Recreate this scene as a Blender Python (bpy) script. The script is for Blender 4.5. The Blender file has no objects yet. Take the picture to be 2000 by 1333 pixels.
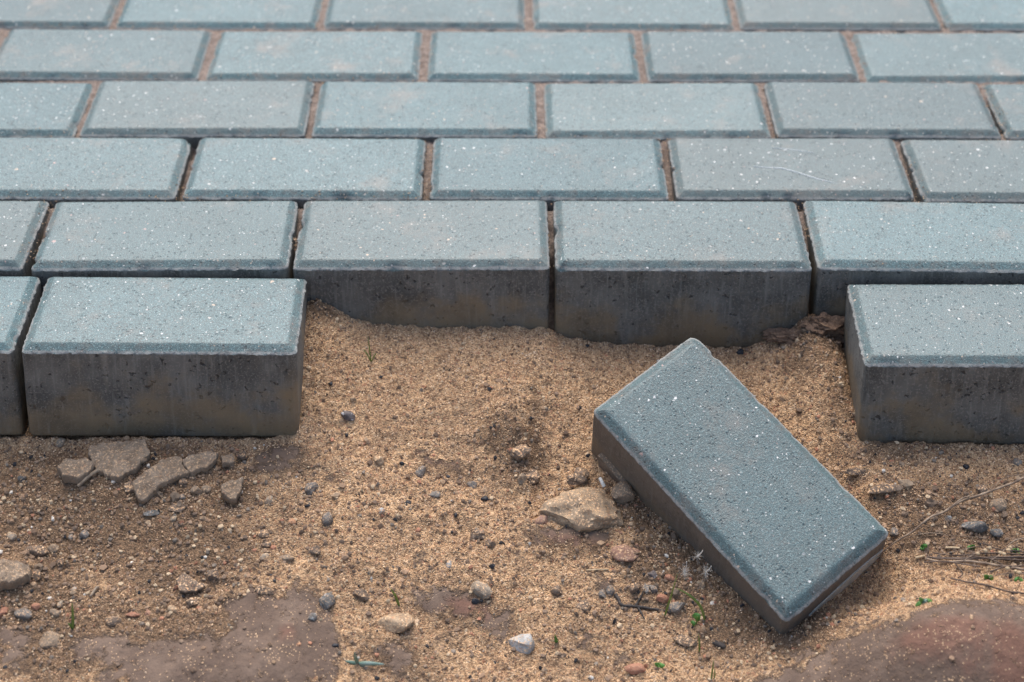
import bpy, bmesh, math, random
import numpy as np
from mathutils import Vector, Matrix, noise as mnoise
R = math.radians
random.seed(7)
rng = np.random.default_rng(11)
scene = bpy.context.scene
col = scene.collection

# ------------------------------------------------------------------ camera
F_PX, PITCH, ROLL = 3635.8, 0.457912, 0.003903
CAM = np.array((0.0804, 0.0, 0.82424))
cd = bpy.data.cameras.new('camera')
cam = bpy.data.objects.new('camera', cd)
col.objects.link(cam)
scene.camera = cam
fw = Vector((0, math.cos(PITCH), -math.sin(PITCH)))
dn = Vector((0, -math.sin(PITCH), -math.cos(PITCH)))
rt = Vector((1, 0, 0))
r2 = math.cos(ROLL) * rt - math.sin(ROLL) * dn
d2 = math.sin(ROLL) * rt + math.cos(ROLL) * dn
m = Matrix((r2, -d2, -fw)).transposed().to_4x4()
m.translation = Vector(CAM)
cam.matrix_world = m
cd.sensor_width = 36
cd.lens = F_PX * 36 / 2000
cd.shift_y = -666.5 / 2000
scene.cycles.max_bounces = 5
scene.cycles.diffuse_bounces = 3
cd.clip_start, cd.clip_end = 0.02, 200
cd.dof.use_dof = True
cd.dof.focus_distance = 1.36
cd.dof.aperture_fstop = 6.7

# ------------------------------------------------------------------ light
world = bpy.data.worlds.new('World')
scene.world = world
world.use_nodes = True
wn = world.node_tree
bg = wn.nodes['Background']
sky = wn.nodes.new('ShaderNodeTexSky')
sky.sky_type = 'NISHITA'
sky.sun_disc = False
SUN_EL, SUN_AZ = 60, -6          # azimuth measured from +Y (behind the paving) towards +X
sky.sun_elevation = R(SUN_EL)
sky.sun_rotation = R(SUN_AZ)
sky.air_density, sky.dust_density, sky.ozone_density = 1.0, 4.0, 1.0
wn.links.new(sky.outputs[0], bg.inputs[0])
bg.inputs[1].default_value = 0.14
sd = bpy.data.lights.new('sun', 'SUN')
sd.energy = 1.35
sd.angle = R(60)
sd.color = (1.0, 0.975, 0.94)
so = bpy.data.objects.new('sun', sd)
col.objects.link(so)
sdir = Vector((math.sin(R(SUN_AZ)) * math.cos(R(SUN_EL)), math.cos(R(SUN_AZ)) * math.cos(R(SUN_EL)), math.sin(R(SUN_EL))))
so.rotation_euler = sdir.to_track_quat('Z', 'Y').to_euler()
so.location = (0, 3, 4)
vs = scene.view_settings
vs.view_transform = 'Standard'
vs.look = 'None'
vs.gamma = 1
vs.use_curve_mapping = False
vs.exposure = 1.0

# ------------------------------------------------------------------ helpers
def tag(o, label=None, cat=None, group=None, kind=None):
    if label: o['label'] = label
    if cat: o['category'] = cat
    if group: o['group'] = group
    if kind: o['kind'] = kind
    return o

def link(name, me, mat=None, parent=None):
    o = bpy.data.objects.new(name, me)
    col.objects.link(o)
    if mat is not None and me is not None:
        me.materials.clear()
        me.materials.append(mat)
    if parent is not None:
        o.parent = parent
    return o

def empty(name, loc=(0, 0, 0)):
    o = bpy.data.objects.new(name, None)
    o.empty_display_size = 0.02
    col.objects.link(o)
    o.location = loc
    return o

def fast_mesh(name, V, F, smooth=True):
    """V (n,3) array, F (m,k) array of equal-sized faces"""
    V = np.asarray(V, np.float32); F = np.asarray(F, np.int32)
    me = bpy.data.meshes.new(name)
    k = F.shape[1]
    me.vertices.add(len(V)); me.vertices.foreach_set('co', V.ravel())
    me.loops.add(F.size); me.loops.foreach_set('vertex_index', F.ravel())
    me.polygons.add(len(F))
    me.polygons.foreach_set('loop_start', np.arange(0, F.size, k, dtype=np.int32))
    me.polygons.foreach_set('loop_total', np.full(len(F), k, np.int32))
    me.polygons.foreach_set('use_smooth', np.full(len(F), smooth, bool))
    me.update(calc_edges=True)
    return me

_perm = np.random.default_rng(3).permutation(4096).astype(np.int64)
_ang = np.random.default_rng(4).random(4096) * 2 * np.pi
_gx, _gy = np.cos(_ang), np.sin(_ang)
def perlin(x, y, seed=0):
    x = np.asarray(x, float); y = np.asarray(y, float)
    xi = np.floor(x).astype(np.int64); yi = np.floor(y).astype(np.int64)
    xf = x - xi; yf = y - yi
    u = xf * xf * xf * (xf * (xf * 6 - 15) + 10); v = yf * yf * yf * (yf * (yf * 6 - 15) + 10)
    def g(ix, iy, dx, dy):
        h = _perm[(_perm[(ix + seed * 131) & 4095] + iy) & 4095]
        return _gx[h] * dx + _gy[h] * dy
    a = g(xi, yi, xf, yf); b = g(xi + 1, yi, xf - 1, yf)
    c = g(xi, yi + 1, xf, yf - 1); d = g(xi + 1, yi + 1, xf - 1, yf - 1)
    return (a + u * (b - a) + v * ((c + u * (d - c)) - (a + u * (b - a)))) * 1.4
def fbm(x, y, s, oct=3, seed=0, gain=.5):
    o = 0; a = 1; t = 0
    for i in range(oct):
        o = o + a * perlin(x * s, y * s, seed + i * 7); t += a; a *= gain; s *= 2.07
    return o / t
def sstep(a, b, x):
    t = np.clip((np.asarray(x, float) - a) / (b - a), 0, 1)
    return t * t * (3 - 2 * t)

# where a sight line through a point of the photo's grid meets the ground: used once, to survey positions
def ray(u, v):
    a = (u - 1000) / F_PX; b = v / F_PX
    c, s = math.cos(ROLL), math.sin(ROLL)
    x = c * a + s * b; y = -s * a + c * b
    return np.array((1, 0, 0)) * x + np.array(dn) * y + np.array(fw)

# ------------------------------------------------------------------ ground height
E_FRONT = 1.2055
_px = [-.5, -.12, -.080, -.064, -.040, -.024, 0, .029, .065, .106, .126, .159, .204, .265, .281, .300, .312, .322, .337, .36, .7]
_pz = [-.042, -.040, -.040, -.0425, -.0505, -.0563, -.059, -.0605, -.0590, -.0605, -.068, -.0752, -.0762, -.0775, -.072, -.062, -.049, -.050, -.060, -.07, -.07]
_ly, _lz = [-60, .6, .86, .95, 1.03, 1.11, 1.2], [-.135, -.135, -.128, -.113, -.097, -.083, -.080]
_my, _mz = [-60, .6, .86, .955, 1.03, 1.11, 1.2], [-.155, -.155, -.150, -.136, -.120, -.101, -.088]
BUMPS = []      # x, y, rx, ry, dz
def base_h(x, y):
    x = np.asarray(x, float); y = np.asarray(y, float)
    w = sstep(-.10, .12, x) * (1 - sstep(.27, .37, x))
    z = np.interp(y, _ly, _lz) * (1 - w) + np.interp(y, _my, _mz) * w
    pe = np.interp(x, _px, _pz)
    bank = sstep(1.085, E_FRONT, y) ** 1.15
    z = z * (1 - bank) + pe * bank
    inside = sstep(-.105, -.085, x) * (1 - sstep(.335, .355, x))
    z = np.where(y > 1.10, z * inside + np.minimum(z, -.088) * (1 - inside), z)
    z = np.where(y > 1.225, np.minimum(z, -.088 - .6 * np.clip(y - 1.225, 0, .01)), z)
    return z
def survey(u, v, dz=0.0, full=False):
    d = ray(u, v); z = -.10
    for _ in range(30):
        t = (z + dz - CAM[2]) / d[2]; p = CAM + d * t
        zn = float(height(p[0], p[1]))
        z = .5 * z + .5 * zn
    t = (z + dz - CAM[2]) / d[2]; p = CAM + d * t
    y = min(float(p[1]), E_FRONT - .007)
    return Vector((float(p[0]), y, float(z)))
def px_size(p):       # metres covered by one photo pixel at p
    return float(np.dot(np.array(p) - CAM, np.array(fw))) / F_PX
def height(x, y):
    z = base_h(x, y)
    for bx, by, rx, ry, dz in BUMPS:
        z = z + dz * np.exp(-((x - bx) / rx) ** 2 - ((y - by) / ry) ** 2)
    return z

# broad forms of the ground (surveyed): clay shelves, ruts, little ridges
def bump(u, v, wu, wv, dz):
    p = survey(u, v); s = px_size(p)
    return (p.x, p.y, wu * s, wv * s / .66, dz)
_b = [bump(*a) for a in (
    (1880, 1310, 320, 95, .040), (1990, 1190, 160, 60, .006), (560, 1270, 150, 90, .005), (430, 1330, 190, 60, .006),
    (280, 920, 170, 45, .006), (170, 1060, 130, 60, -.007), (360, 1060, 140, 70, -.004), (20, 1130, 60, 50, .006),
    (985, 815, 46, 46, .013), (1000, 850, 60, 20, .006), (1050, 880, 18, 80, -.005), (1020, 915, 26, 50, .006), (900, 1130, 120, 60, .003), (1120, 1060, 120, 40, .004),
    (1150, 880, 60, 60, -.004), (1640, 760, 40, 70, .004), (1690, 930, 70, 14, .007), (1730, 965, 60, 14, .006),
    (1320, 1130, 90, 60, .006), (1420, 1210, 60, 40, .004), (640, 640, 40, 30, .006), (1850, 1010, 160, 60, .004),
    (760, 870, 90, 30, -.003), (590, 900, 110, 30, .003), (1450, 1290, 160, 40, -.004), (1705, 1140, 80, 50, -.018))]
BUMPS = _b

# clay / moist soil with painted furrow shade / red masks: (u, v, half-width, half-height, strength)
def blob_list(L):
    o = []
    for u, v, a, b, s in L:
        p = survey(u, v); k = px_size(p)
        o.append((p.x, p.y, a * k, b * k / .66, s))
    return o
CLAY = blob_list([
    (1850, 1275, 360, 85, 1.5), (2000, 1230, 220, 70, 1.2), (1650, 1310, 260, 40, 1.2),
    (560, 1255, 125, 105, 1.5), (500, 1190, 80, 45, 1.1), (400, 1310, 260, 62, 1.3), (210, 1275, 110, 46, 1.0), (30, 1270, 70, 60, .8),
    (555, 895, 75, 38, 0.93), (640, 930, 90, 18, 0.59), (840, 905, 90, 22, 0.74), (800, 860, 50, 20, 0.59),
    (1090, 1050, 150, 28, 0.89), (1010, 1085, 80, 22, 0.67), (880, 1175, 100, 32, 0.89), (770, 1285, 70, 40, 1.04),
    (975, 1225, 45, 32, 0.89), (1140, 1255, 55, 30, 0.74), (1215, 1295, 40, 25, 0.67), (840, 1090, 50, 24, 0.59), (700, 1230, 40, 16, 0.59),
    (1180, 1140, 60, 30, 0.67), (110, 960, 90, 20, 0.44), (1640, 930, 60, 20, 0.44), (60, 930, 60, 30, 0.44), (1330, 1250, 50, 20, 0.52), (1050, 1310, 60, 18, 0.52)])
DAMP_SHADE = blob_list([
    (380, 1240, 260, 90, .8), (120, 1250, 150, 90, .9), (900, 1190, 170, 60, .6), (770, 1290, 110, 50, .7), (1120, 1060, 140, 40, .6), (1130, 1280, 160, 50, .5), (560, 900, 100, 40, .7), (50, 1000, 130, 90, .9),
    (150, 1030, 210, 100, 1.0), (350, 1090, 190, 90, 1.0), (60, 1180, 150, 80, 1.0), (300, 930, 190, 60, 1.0), (450, 960, 90, 50, .8), (90, 900, 160, 30, .7), (560, 1010, 110, 60, .45), (800, 1030, 160, 50, .4), (680, 1130, 110, 50, .5), (1000, 900, 80, 70, .6), (1180, 1220, 150, 60, .45), (1045, 885, 30, 80, .7), (1000, 930, 80, 26, .7), (900, 925, 60, 14, .7), (960, 850, 30, 16, .7), (620, 1060, 60, 40, .5),  # blobs along the gap furrow paint its shade into the soil colour
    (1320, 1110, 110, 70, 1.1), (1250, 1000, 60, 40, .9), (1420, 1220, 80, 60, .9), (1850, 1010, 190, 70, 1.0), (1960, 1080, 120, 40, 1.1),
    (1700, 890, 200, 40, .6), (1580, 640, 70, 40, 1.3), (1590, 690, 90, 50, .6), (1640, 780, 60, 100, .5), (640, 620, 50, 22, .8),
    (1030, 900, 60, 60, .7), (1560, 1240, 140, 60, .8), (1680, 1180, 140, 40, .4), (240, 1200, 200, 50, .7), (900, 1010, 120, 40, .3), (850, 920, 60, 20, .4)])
RED = blob_list([(1850, 1240, 110, 30, 1.1), (1980, 1290, 60, 50, 1.2), (1900, 1300, 70, 25, .6), (560, 1240, 25, 18, .7), (920, 1190, 70, 20, .8), (860, 900, 90, 25, .5), (1010, 790, 30, 40, .5), (1110, 1060, 90, 20, .6), (555, 885, 70, 30, .3)])
def blobs(B, x, y):
    o = np.zeros_like(np.asarray(x, float))
    for bx, by, rx, ry, s in B:
        o = np.maximum(o, s * np.exp(-((x - bx) / rx) ** 2 - ((y - by) / ry) ** 2))
    return o
ROUGH = blob_list([(985, 790, 60, 60, 1), (1030, 890, 55, 70, 1.1), (300, 950, 190, 60, .9), (1580, 645, 80, 30, 1.2), (1300, 1080, 110, 80, .8), (850, 960, 150, 45, .7),
    (1700, 945, 100, 35, 1), (1850, 1020, 170, 60, .7), (60, 1100, 160, 110, .7), (330, 1170, 200, 40, .6), (640, 620, 40, 25, 1), (900, 1100, 160, 40, .5), (1150, 1180, 120, 40, .5)])
def clay_mask(x, y):
    n = fbm(x, y, 22, 4, 40, .6); n2 = fbm(x, y, 85, 3, 47, .6)
    return sstep(.34, 1.0, blobs(CLAY, x, y) + .60 * n + .45 * n2)

# ------------------------------------------------------------------ node helpers
class NT:
    def __init__(s, name):
        s.mat = bpy.data.materials.new(name); s.mat.use_nodes = True
        s.t = s.mat.node_tree; s.n = s.t.nodes; s.l = s.t.links
        s.b = s.n['Principled BSDF']
    def new(s, kind, **kw):
        x = s.n.new(kind)
        for k, v in kw.items(): setattr(x, k, v)
        return x
    def con(s, a, b): s.l.new(a, b); return s
    def val(s, sock, v):
        if hasattr(v, 'is_linked') or isinstance(v, bpy.types.NodeSocket): s.l.new(v, sock)
        else: sock.default_value = v
    def noise(s, vec, scale, detail=2, rough=.5, out=0):
        x = s.new('ShaderNodeTexNoise'); x.inputs['Scale'].default_value = scale
        x.inputs['Detail'].default_value = detail; x.inputs['Roughness'].default_value = rough
        s.l.new(vec, x.inputs['Vector']); return x.outputs[out]
    def voro(s, vec, scale, feature='F1'):
        x = s.new('ShaderNodeTexVoronoi'); x.feature = feature; x.inputs['Scale'].default_value = scale
        s.l.new(vec, x.inputs['Vector']); return x
    def math(s, op, a, b=0.0, c=None, clamp=False):
        x = s.new('ShaderNodeMath', operation=op, use_clamp=clamp)
        s.val(x.inputs[0], a); s.val(x.inputs[1], b)
        if c is not None: s.val(x.inputs[2], c)
        return x.outputs[0]
    def step(s, x, a, b):      # smooth step
        r = s.new('ShaderNodeMapRange', interpolation_type='SMOOTHSTEP')
        s.val(r.inputs[0], x); r.inputs[1].default_value = a; r.inputs[2].default_value = b
        return r.outputs[0]
    def mix(s, f, a, b, mode='MIX'):
        x = s.new('ShaderNodeMix', data_type='RGBA', blend_type=mode)
        s.val(x.inputs[0], f)
        for k, v in ((6, a), (7, b)):
            if isinstance(v, tuple): x.inputs[k].default_value = (*v[:3], 1)
            else: s.l.new(v, x.inputs[k])
        return x.outputs[2]
    def ramp(s, f, stops, const=False):
        x = s.new('ShaderNodeValToRGB'); e = x.color_ramp.elements
        if const: x.color_ramp.interpolation = 'CONSTANT'
        while len(e) < len(stops): e.new(.5)
        for i, (p, c) in enumerate(stops):
            e[i].position = p; e[i].color = (*c, 1)
        s.l.new(f, x.inputs[0]); return x.outputs[0]
    def sep(s, v):
        x = s.new('ShaderNodeSeparateXYZ'); s.l.new(v, x.inputs[0]); return x.outputs
    def mul(s, v, k):
        x = s.new('ShaderNodeVectorMath', operation='MULTIPLY'); s.l.new(v, x.inputs[0]); x.inputs[1].default_value = k; return x.outputs[0]
    def bump(s, h, dist, strength=1.0, nrm=None):
        x = s.new('ShaderNodeBump'); x.inputs['Distance'].default_value = dist; x.inputs['Strength'].default_value = strength
        s.l.new(h, x.inputs['Height'])
        if nrm is not None: s.l.new(nrm, x.inputs['Normal'])
        return x.outputs[0]
    def grey(s, f):
        x = s.new('ShaderNodeCombineColor')
        for i in range(3): s.l.new(f, x.inputs[i])
        return x.outputs[0]

def paver_coords(t):
    tc = t.new('ShaderNodeTexCoord'); oi = t.new('ShaderNodeObjectInfo')
    off = t.new('ShaderNodeVectorMath', operation='SCALE'); off.inputs[0].default_value = (13.1, 7.7, 3.3)
    t.l.new(oi.outputs['Random'], off.inputs['Scale'])
    ad = t.new('ShaderNodeVectorMath', operation='ADD'); t.l.new(tc.outputs['Object'], ad.inputs[0]); t.l.new(off.outputs[0], ad.inputs[1])
    return ad.outputs[0], t.sep(tc.outputs['Object']), t.sep(tc.outputs['Normal'])[2], oi.outputs['Random']

def paver_top(name, dusty=0.0, tone=1.0):
    t = NT(name); b = t.b
    v, P, nz, rnd = paver_coords(t)
    flat = t.step(nz, .90, .985)
    big = t.noise(v, 11, 3, .6); mid = t.noise(v, 75, 3, .65); fine = t.noise(v, 560, 2, .7); grit = t.noise(v, 1300, 1, .6)
    k = tone
    c = t.mix(t.step(big, .3, .7), (.030 * k, .082 * k, .090 * k), (.054 * k, .120 * k, .129 * k))
    c = t.mix(t.math('MULTIPLY', t.step(mid, .45, .75), .45), c, (.036 * k, .074 * k, .076 * k))
    c = t.mix(t.math('MULTIPLY', t.step(fine, .50, .66), .80), c, (.044, .052, .053))
    c = t.mix(t.math('MULTIPLY', t.step(grit, .52, .68), .92), c, (.19 * k, .315 * k, .325 * k))
    c = t.mix(t.math('MULTIPLY', rnd, .55), c, (.050, .066, .066))
    wv = t.math('FRACT', t.math('MULTIPLY', rnd, 7.31))
    c = t.mix(t.math('MULTIPLY', wv, .22), c, (.17, .175, .15))
    film = t.math('MULTIPLY', t.step(t.noise(v, 21, 5, .7), .52, .74), .45 + dusty)
    c = t.mix(film, c, (.19, .165, .138))
    wob = t.new('ShaderNodeVectorMath', operation='ADD')
    nn = t.new('ShaderNodeTexNoise'); nn.inputs['Scale'].default_value = 420; nn.inputs['Detail'].default_value = 1; t.l.new(v, nn.inputs['Vector'])
    w2 = t.new('ShaderNodeVectorMath', operation='SCALE'); w2.inputs['Scale'].default_value = .0024; t.l.new(nn.outputs['Color'], w2.inputs[0])
    t.l.new(v, wob.inputs[0]); t.l.new(w2.outputs[0], wob.inputs[1]); vw = wob.outputs[0]
    for sc, rad, thr in ((100, .16, .80), (190, .21, .68), (400, .26, .60)):
        vo = t.voro(vw, sc); sp = t.new('ShaderNodeSeparateColor'); t.l.new(vo.outputs['Color'], sp.inputs[0])
        size = t.math('MULTIPLY', sp.outputs[1], rad)
        inside = t.math('MULTIPLY', t.math('LESS_THAN', vo.outputs['Distance'], size), t.math('GREATER_THAN', sp.outputs[0], thr))
        fc = t.ramp(sp.outputs[2], [(0, (.50, .50, .47)), (.32, (.40, .38, .34)), (.54, (.45, .35, .26)), (.68, (.38, .26, .23)), (.80, (.25, .27, .27)), (.92, (.68, .67, .63))], True)
        c = t.mix(t.math('MULTIPLY', inside, .88), c, fc)
    pv = t.voro(vw, 420); ps = t.new('ShaderNodeSeparateColor'); t.l.new(pv.outputs['Color'], ps.inputs[0])
    clump = t.step(mid, .45, .65)
    pit = t.math('MULTIPLY', t.step(pv.outputs['Distance'], .48, .15), t.math('GREATER_THAN', t.math('ADD', ps.outputs[0], t.math('MULTIPLY', clump, .26)), .90))
    c = t.mix(t.math('MULTIPLY', pit, .42), c, (.034, .034, .033))
    # worn, paler crest along the moulded rim; some soil left on the bevel
    rim = t.math('MULTIPLY', t.step(P[2], -.0068, -.0052), t.step(P[2], -.0034, -.0046))
    c = t.mix(t.math('MULTIPLY', rim, t.math('MULTIPLY', t.step(fine, .25, .5), .8)), c, (.27, .265, .245))
    bev = t.math('SUBTRACT', 1.0, flat)
    c = t.mix(t.math('MULTIPLY', bev, t.math('MULTIPLY', t.step(mid, .45, .7), .35 + dusty)), c, (.16, .135, .112))
    t.l.new(c, b.inputs['Base Color'])
    t.l.new(t.math('ADD', t.math('ADD', .36, t.math('MULTIPLY', fine, .16)), t.math('MULTIPLY', bev, .25)), b.inputs['Roughness'])
    b.inputs['Specular IOR Level'].default_value = .5
    h = t.math('ADD', t.math('MULTIPLY', fine, .5), t.math('MULTIPLY', grit, .35))
    h = t.math('SUBTRACT', h, t.math('MULTIPLY', pit, .6))
    t.l.new(t.bump(h, .0010, .75), b.inputs['Normal'])
    return t.mat

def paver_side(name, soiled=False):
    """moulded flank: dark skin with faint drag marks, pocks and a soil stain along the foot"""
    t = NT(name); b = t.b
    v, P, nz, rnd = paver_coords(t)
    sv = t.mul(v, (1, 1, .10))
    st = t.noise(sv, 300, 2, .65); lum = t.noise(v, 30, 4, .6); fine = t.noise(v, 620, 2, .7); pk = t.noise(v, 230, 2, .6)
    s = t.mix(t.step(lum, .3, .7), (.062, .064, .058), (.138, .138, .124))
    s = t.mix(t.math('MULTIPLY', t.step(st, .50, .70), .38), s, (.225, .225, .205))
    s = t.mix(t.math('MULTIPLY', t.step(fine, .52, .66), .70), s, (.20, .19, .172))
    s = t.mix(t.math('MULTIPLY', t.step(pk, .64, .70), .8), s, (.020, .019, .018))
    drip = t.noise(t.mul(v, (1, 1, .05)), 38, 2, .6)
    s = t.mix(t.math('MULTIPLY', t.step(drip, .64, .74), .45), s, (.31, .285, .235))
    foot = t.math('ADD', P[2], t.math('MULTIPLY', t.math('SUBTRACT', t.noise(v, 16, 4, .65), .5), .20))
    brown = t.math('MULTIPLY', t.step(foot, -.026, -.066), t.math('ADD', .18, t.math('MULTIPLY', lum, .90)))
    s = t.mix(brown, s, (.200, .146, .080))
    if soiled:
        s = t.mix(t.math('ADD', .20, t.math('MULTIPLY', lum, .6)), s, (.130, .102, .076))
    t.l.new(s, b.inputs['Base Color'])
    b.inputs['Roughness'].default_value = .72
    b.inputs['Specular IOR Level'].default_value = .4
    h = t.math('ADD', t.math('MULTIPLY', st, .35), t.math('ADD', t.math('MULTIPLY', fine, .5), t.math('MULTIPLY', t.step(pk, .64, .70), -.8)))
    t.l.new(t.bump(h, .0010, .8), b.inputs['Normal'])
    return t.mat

def sand_colour(t, v):
    """grain-by-grain colour of the building sand"""
    g1 = t.voro(v, 950); g2 = t.voro(v, 520)
    s1 = t.new('ShaderNodeSeparateColor'); t.l.new(g1.outputs['Color'], s1.inputs[0])
    s2 = t.new('ShaderNodeSeparateColor'); t.l.new(g2.outputs['Color'], s2.inputs[0])
    c1 = t.ramp(s1.outputs[0], [(0, (0.152, 0.083, 0.045)), (.09, (0.326, 0.189, 0.099)), (.25, (0.520, 0.325, 0.177)), (.55, (0.673, 0.437, 0.248)), (.80, (0.781, 0.534, 0.319)), (.94, (0.868, 0.650, 0.443))], True)
    c2 = t.ramp(s2.outputs[0], [(0, (0.109, 0.069, 0.048)), (.06, (0.391, 0.232, 0.127)), (.35, (0.597, 0.378, 0.208)), (.70, (0.716, 0.476, 0.274)), (.94, (0.477, 0.243, 0.141))], True)
    return t.mix(t.step(t.noise(v, 160, 2), .4, .6), c1, c2), g1, g2

def ground_material():
    t = NT('sandy_ground'); b = t.b
    tc = t.new('ShaderNodeTexCoord'); v = tc.outputs['Object']
    at = t.new('ShaderNodeAttribute', attribute_name='soil'); sp = t.new('ShaderNodeSeparateColor'); t.l.new(at.outputs['Color'], sp.inputs[0])
    clay, damp_shade, red = sp.outputs
    sand, g1, g2 = sand_colour(t, v)
    big = t.noise(v, 18, 4, .6); mid = t.noise(v, 95, 4, .65); fine = t.noise(v, 420, 3, .7)
    sand = t.mix(t.math('MULTIPLY', t.step(big, .45, .75), .45), sand, (.35, .235, .145))
    sand = t.mix(t.math('MULTIPLY', t.step(mid, .52, .70), .45), sand, (.23, .150, .094))
    cl2 = t.noise(v, 230, 3, .7)
    sand = t.mix(t.math('MULTIPLY', t.step(cl2, .52, .64), .55), sand, (.175, .110, .068))
    dm = t.step(t.math('ADD', damp_shade, t.math('MULTIPLY', t.math('SUBTRACT', mid, .5), .9)), .15, .75)
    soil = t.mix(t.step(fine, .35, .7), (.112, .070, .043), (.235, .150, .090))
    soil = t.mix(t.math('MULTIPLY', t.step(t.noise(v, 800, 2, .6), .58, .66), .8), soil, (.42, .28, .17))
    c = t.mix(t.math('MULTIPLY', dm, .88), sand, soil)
    cl = t.mix(t.step(t.noise(v, 34, 4, .6), .35, .7), (.115, .079, .058), (.172, .122, .090))
    cl = t.mix(t.math('MULTIPLY', t.step(fine, .5, .72), .35), cl, (.085, .062, .052))
    cl = t.mix(t.math('MULTIPLY', t.step(t.math('ADD', red, t.math('MULTIPLY', t.math('SUBTRACT', mid, .5), .8)), .25, .9), .75), cl, (.175, .088, .060))
    # loose grains lying on the clay, in drifts
    dr = t.voro(v, 780); ds = t.new('ShaderNodeSeparateColor'); t.l.new(dr.outputs['Color'], ds.inputs[0])
    dens = t.math('ADD', t.math('MULTIPLY', t.step(t.noise(v, 48, 3, .65), .48, .74), .45), .04)
    gr = t.math('MULTIPLY', t.math('LESS_THAN', ds.outputs[0], dens), t.math('LESS_THAN', dr.outputs['Distance'], .42))
    cl = t.mix(gr, cl, t.mix(ds.outputs[1], (.32, .21, .13), (.54, .37, .22)))
    ce = t.step(t.math('ADD', clay, t.math('MULTIPLY', t.math('SUBTRACT', t.noise(v, 170, 4, .75), .5), 1.7)), .25, .90)
    c = t.mix(ce, c, cl)
    t.l.new(c, b.inputs['Base Color'])
    b.inputs['Roughness'].default_value = .92
    b.inputs['Specular IOR Level'].default_value = .25
    hs = t.math('ADD', t.math('MULTIPLY', t.math('SUBTRACT', 1.0, g1.outputs['Distance']), .5), t.math('MULTIPLY', mid, 1.6))
    hs = t.math('ADD', hs, t.math('MULTIPLY', fine, .9))
    hc = t.math('ADD', t.math('MULTIPLY', mid, .5), t.math('ADD', t.math('MULTIPLY', fine, .18), t.math('MULTIPLY', gr, .35)))
    h = t.math('ADD', t.math('MULTIPLY', hs, t.math('SUBTRACT', 1.0, ce)), t.math('MULTIPLY', hc, ce))
    t.l.new(t.bump(h, .0030, 1.0), b.inputs['Normal'])
    return t.mat

def joint_material():
    t = NT('joint_sand'); b = t.b
    tc = t.new('ShaderNodeTexCoord'); v = tc.outputs['Object']
    c = t.mix(t.step(t.noise(v, 300, 3, .7), .35, .7), (.130, .100, .080), (.27, .21, .172))
    c = t.mix(t.math('MULTIPLY', t.step(t.noise(v, 45, 3), .5, .65), .7), c, (.13, .095, .075))
    t.l.new(c, b.inputs['Base Color']); b.inputs['Roughness'].default_value = .95
    t.l.new(t.bump(t.noise(v, 500, 3, .7), .0015), b.inputs['Normal'])
    return t.mat

def stone_material(name, c1, c2, dust=.25, rough=.85, speck=None, grain=500):
    t = NT(name); b = t.b
    tc = t.new('ShaderNodeTexCoord'); oi = t.new('ShaderNodeObjectInfo')
    off = t.new('ShaderNodeVectorMath', operation='SCALE'); off.inputs[0].default_value = (11, 5, 3); t.l.new(oi.outputs['Random'], off.inputs['Scale'])
    ad = t.new('ShaderNodeVectorMath', operation='ADD'); t.l.new(tc.outputs['Object'], ad.inputs[0]); t.l.new(off.outputs[0], ad.inputs[1]); v = ad.outputs[0]
    n1 = t.noise(v, 130, 5, .65); n2 = t.noise(v, grain, 3, .7)
    c = t.mix(t.step(n1, .32, .68), c1, c2)
    c = t.mix(t.math('MULTIPLY', t.step(n2, .48, .72), .5), c, tuple(x * .45 for x in c1))
    if speck: c = t.mix(t.step(t.noise(v, 230, 3, .6), .58, .64), c, speck)
    nz = t.sep(tc.outputs['Normal'])[2]
    sand, _, _ = sand_colour(t, v)
    d = t.math('MULTIPLY', t.step(t.noise(v, 620, 2, .7), .52, .60), t.step(nz, -.1, .6))
    if dust > 0: c = t.mix(t.math('MULTIPLY', d, min(1, dust * 2.2)), c, sand)
    t.l.new(c, b.inputs['Base Color']); b.inputs['Roughness'].default_value = rough
    b.inputs['Specular IOR Level'].default_value = .3
    t.l.new(t.bump(t.math('ADD', n1, t.math('MULTIPLY', n2, .5)), .0014, .8), b.inputs['Normal'])
    return t.mat

def plain_material(name, c1, c2, scale=200, rough=.6, trans=0):
    t = NT(name); b = t.b
    tc = t.new('ShaderNodeTexCoord')
    t.l.new(t.mix(t.step(t.noise(tc.outputs['Object'], scale, 3), .3, .7), c1, c2), b.inputs['Base Color'])
    b.inputs['Roughness'].default_value = rough
    if trans: b.inputs['Subsurface Weight'].default_value = 0
    return t.mat

def vcol_material(name, bump=True):
    t = NT(name); b = t.b
    at = t.new('ShaderNodeAttribute', attribute_name='tint')
    t.l.new(at.outputs['Color'], b.inputs['Base Color'])
    b.inputs['Roughness'].default_value = .8; b.inputs['Specular IOR Level'].default_value = .35
    return t.mat

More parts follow.
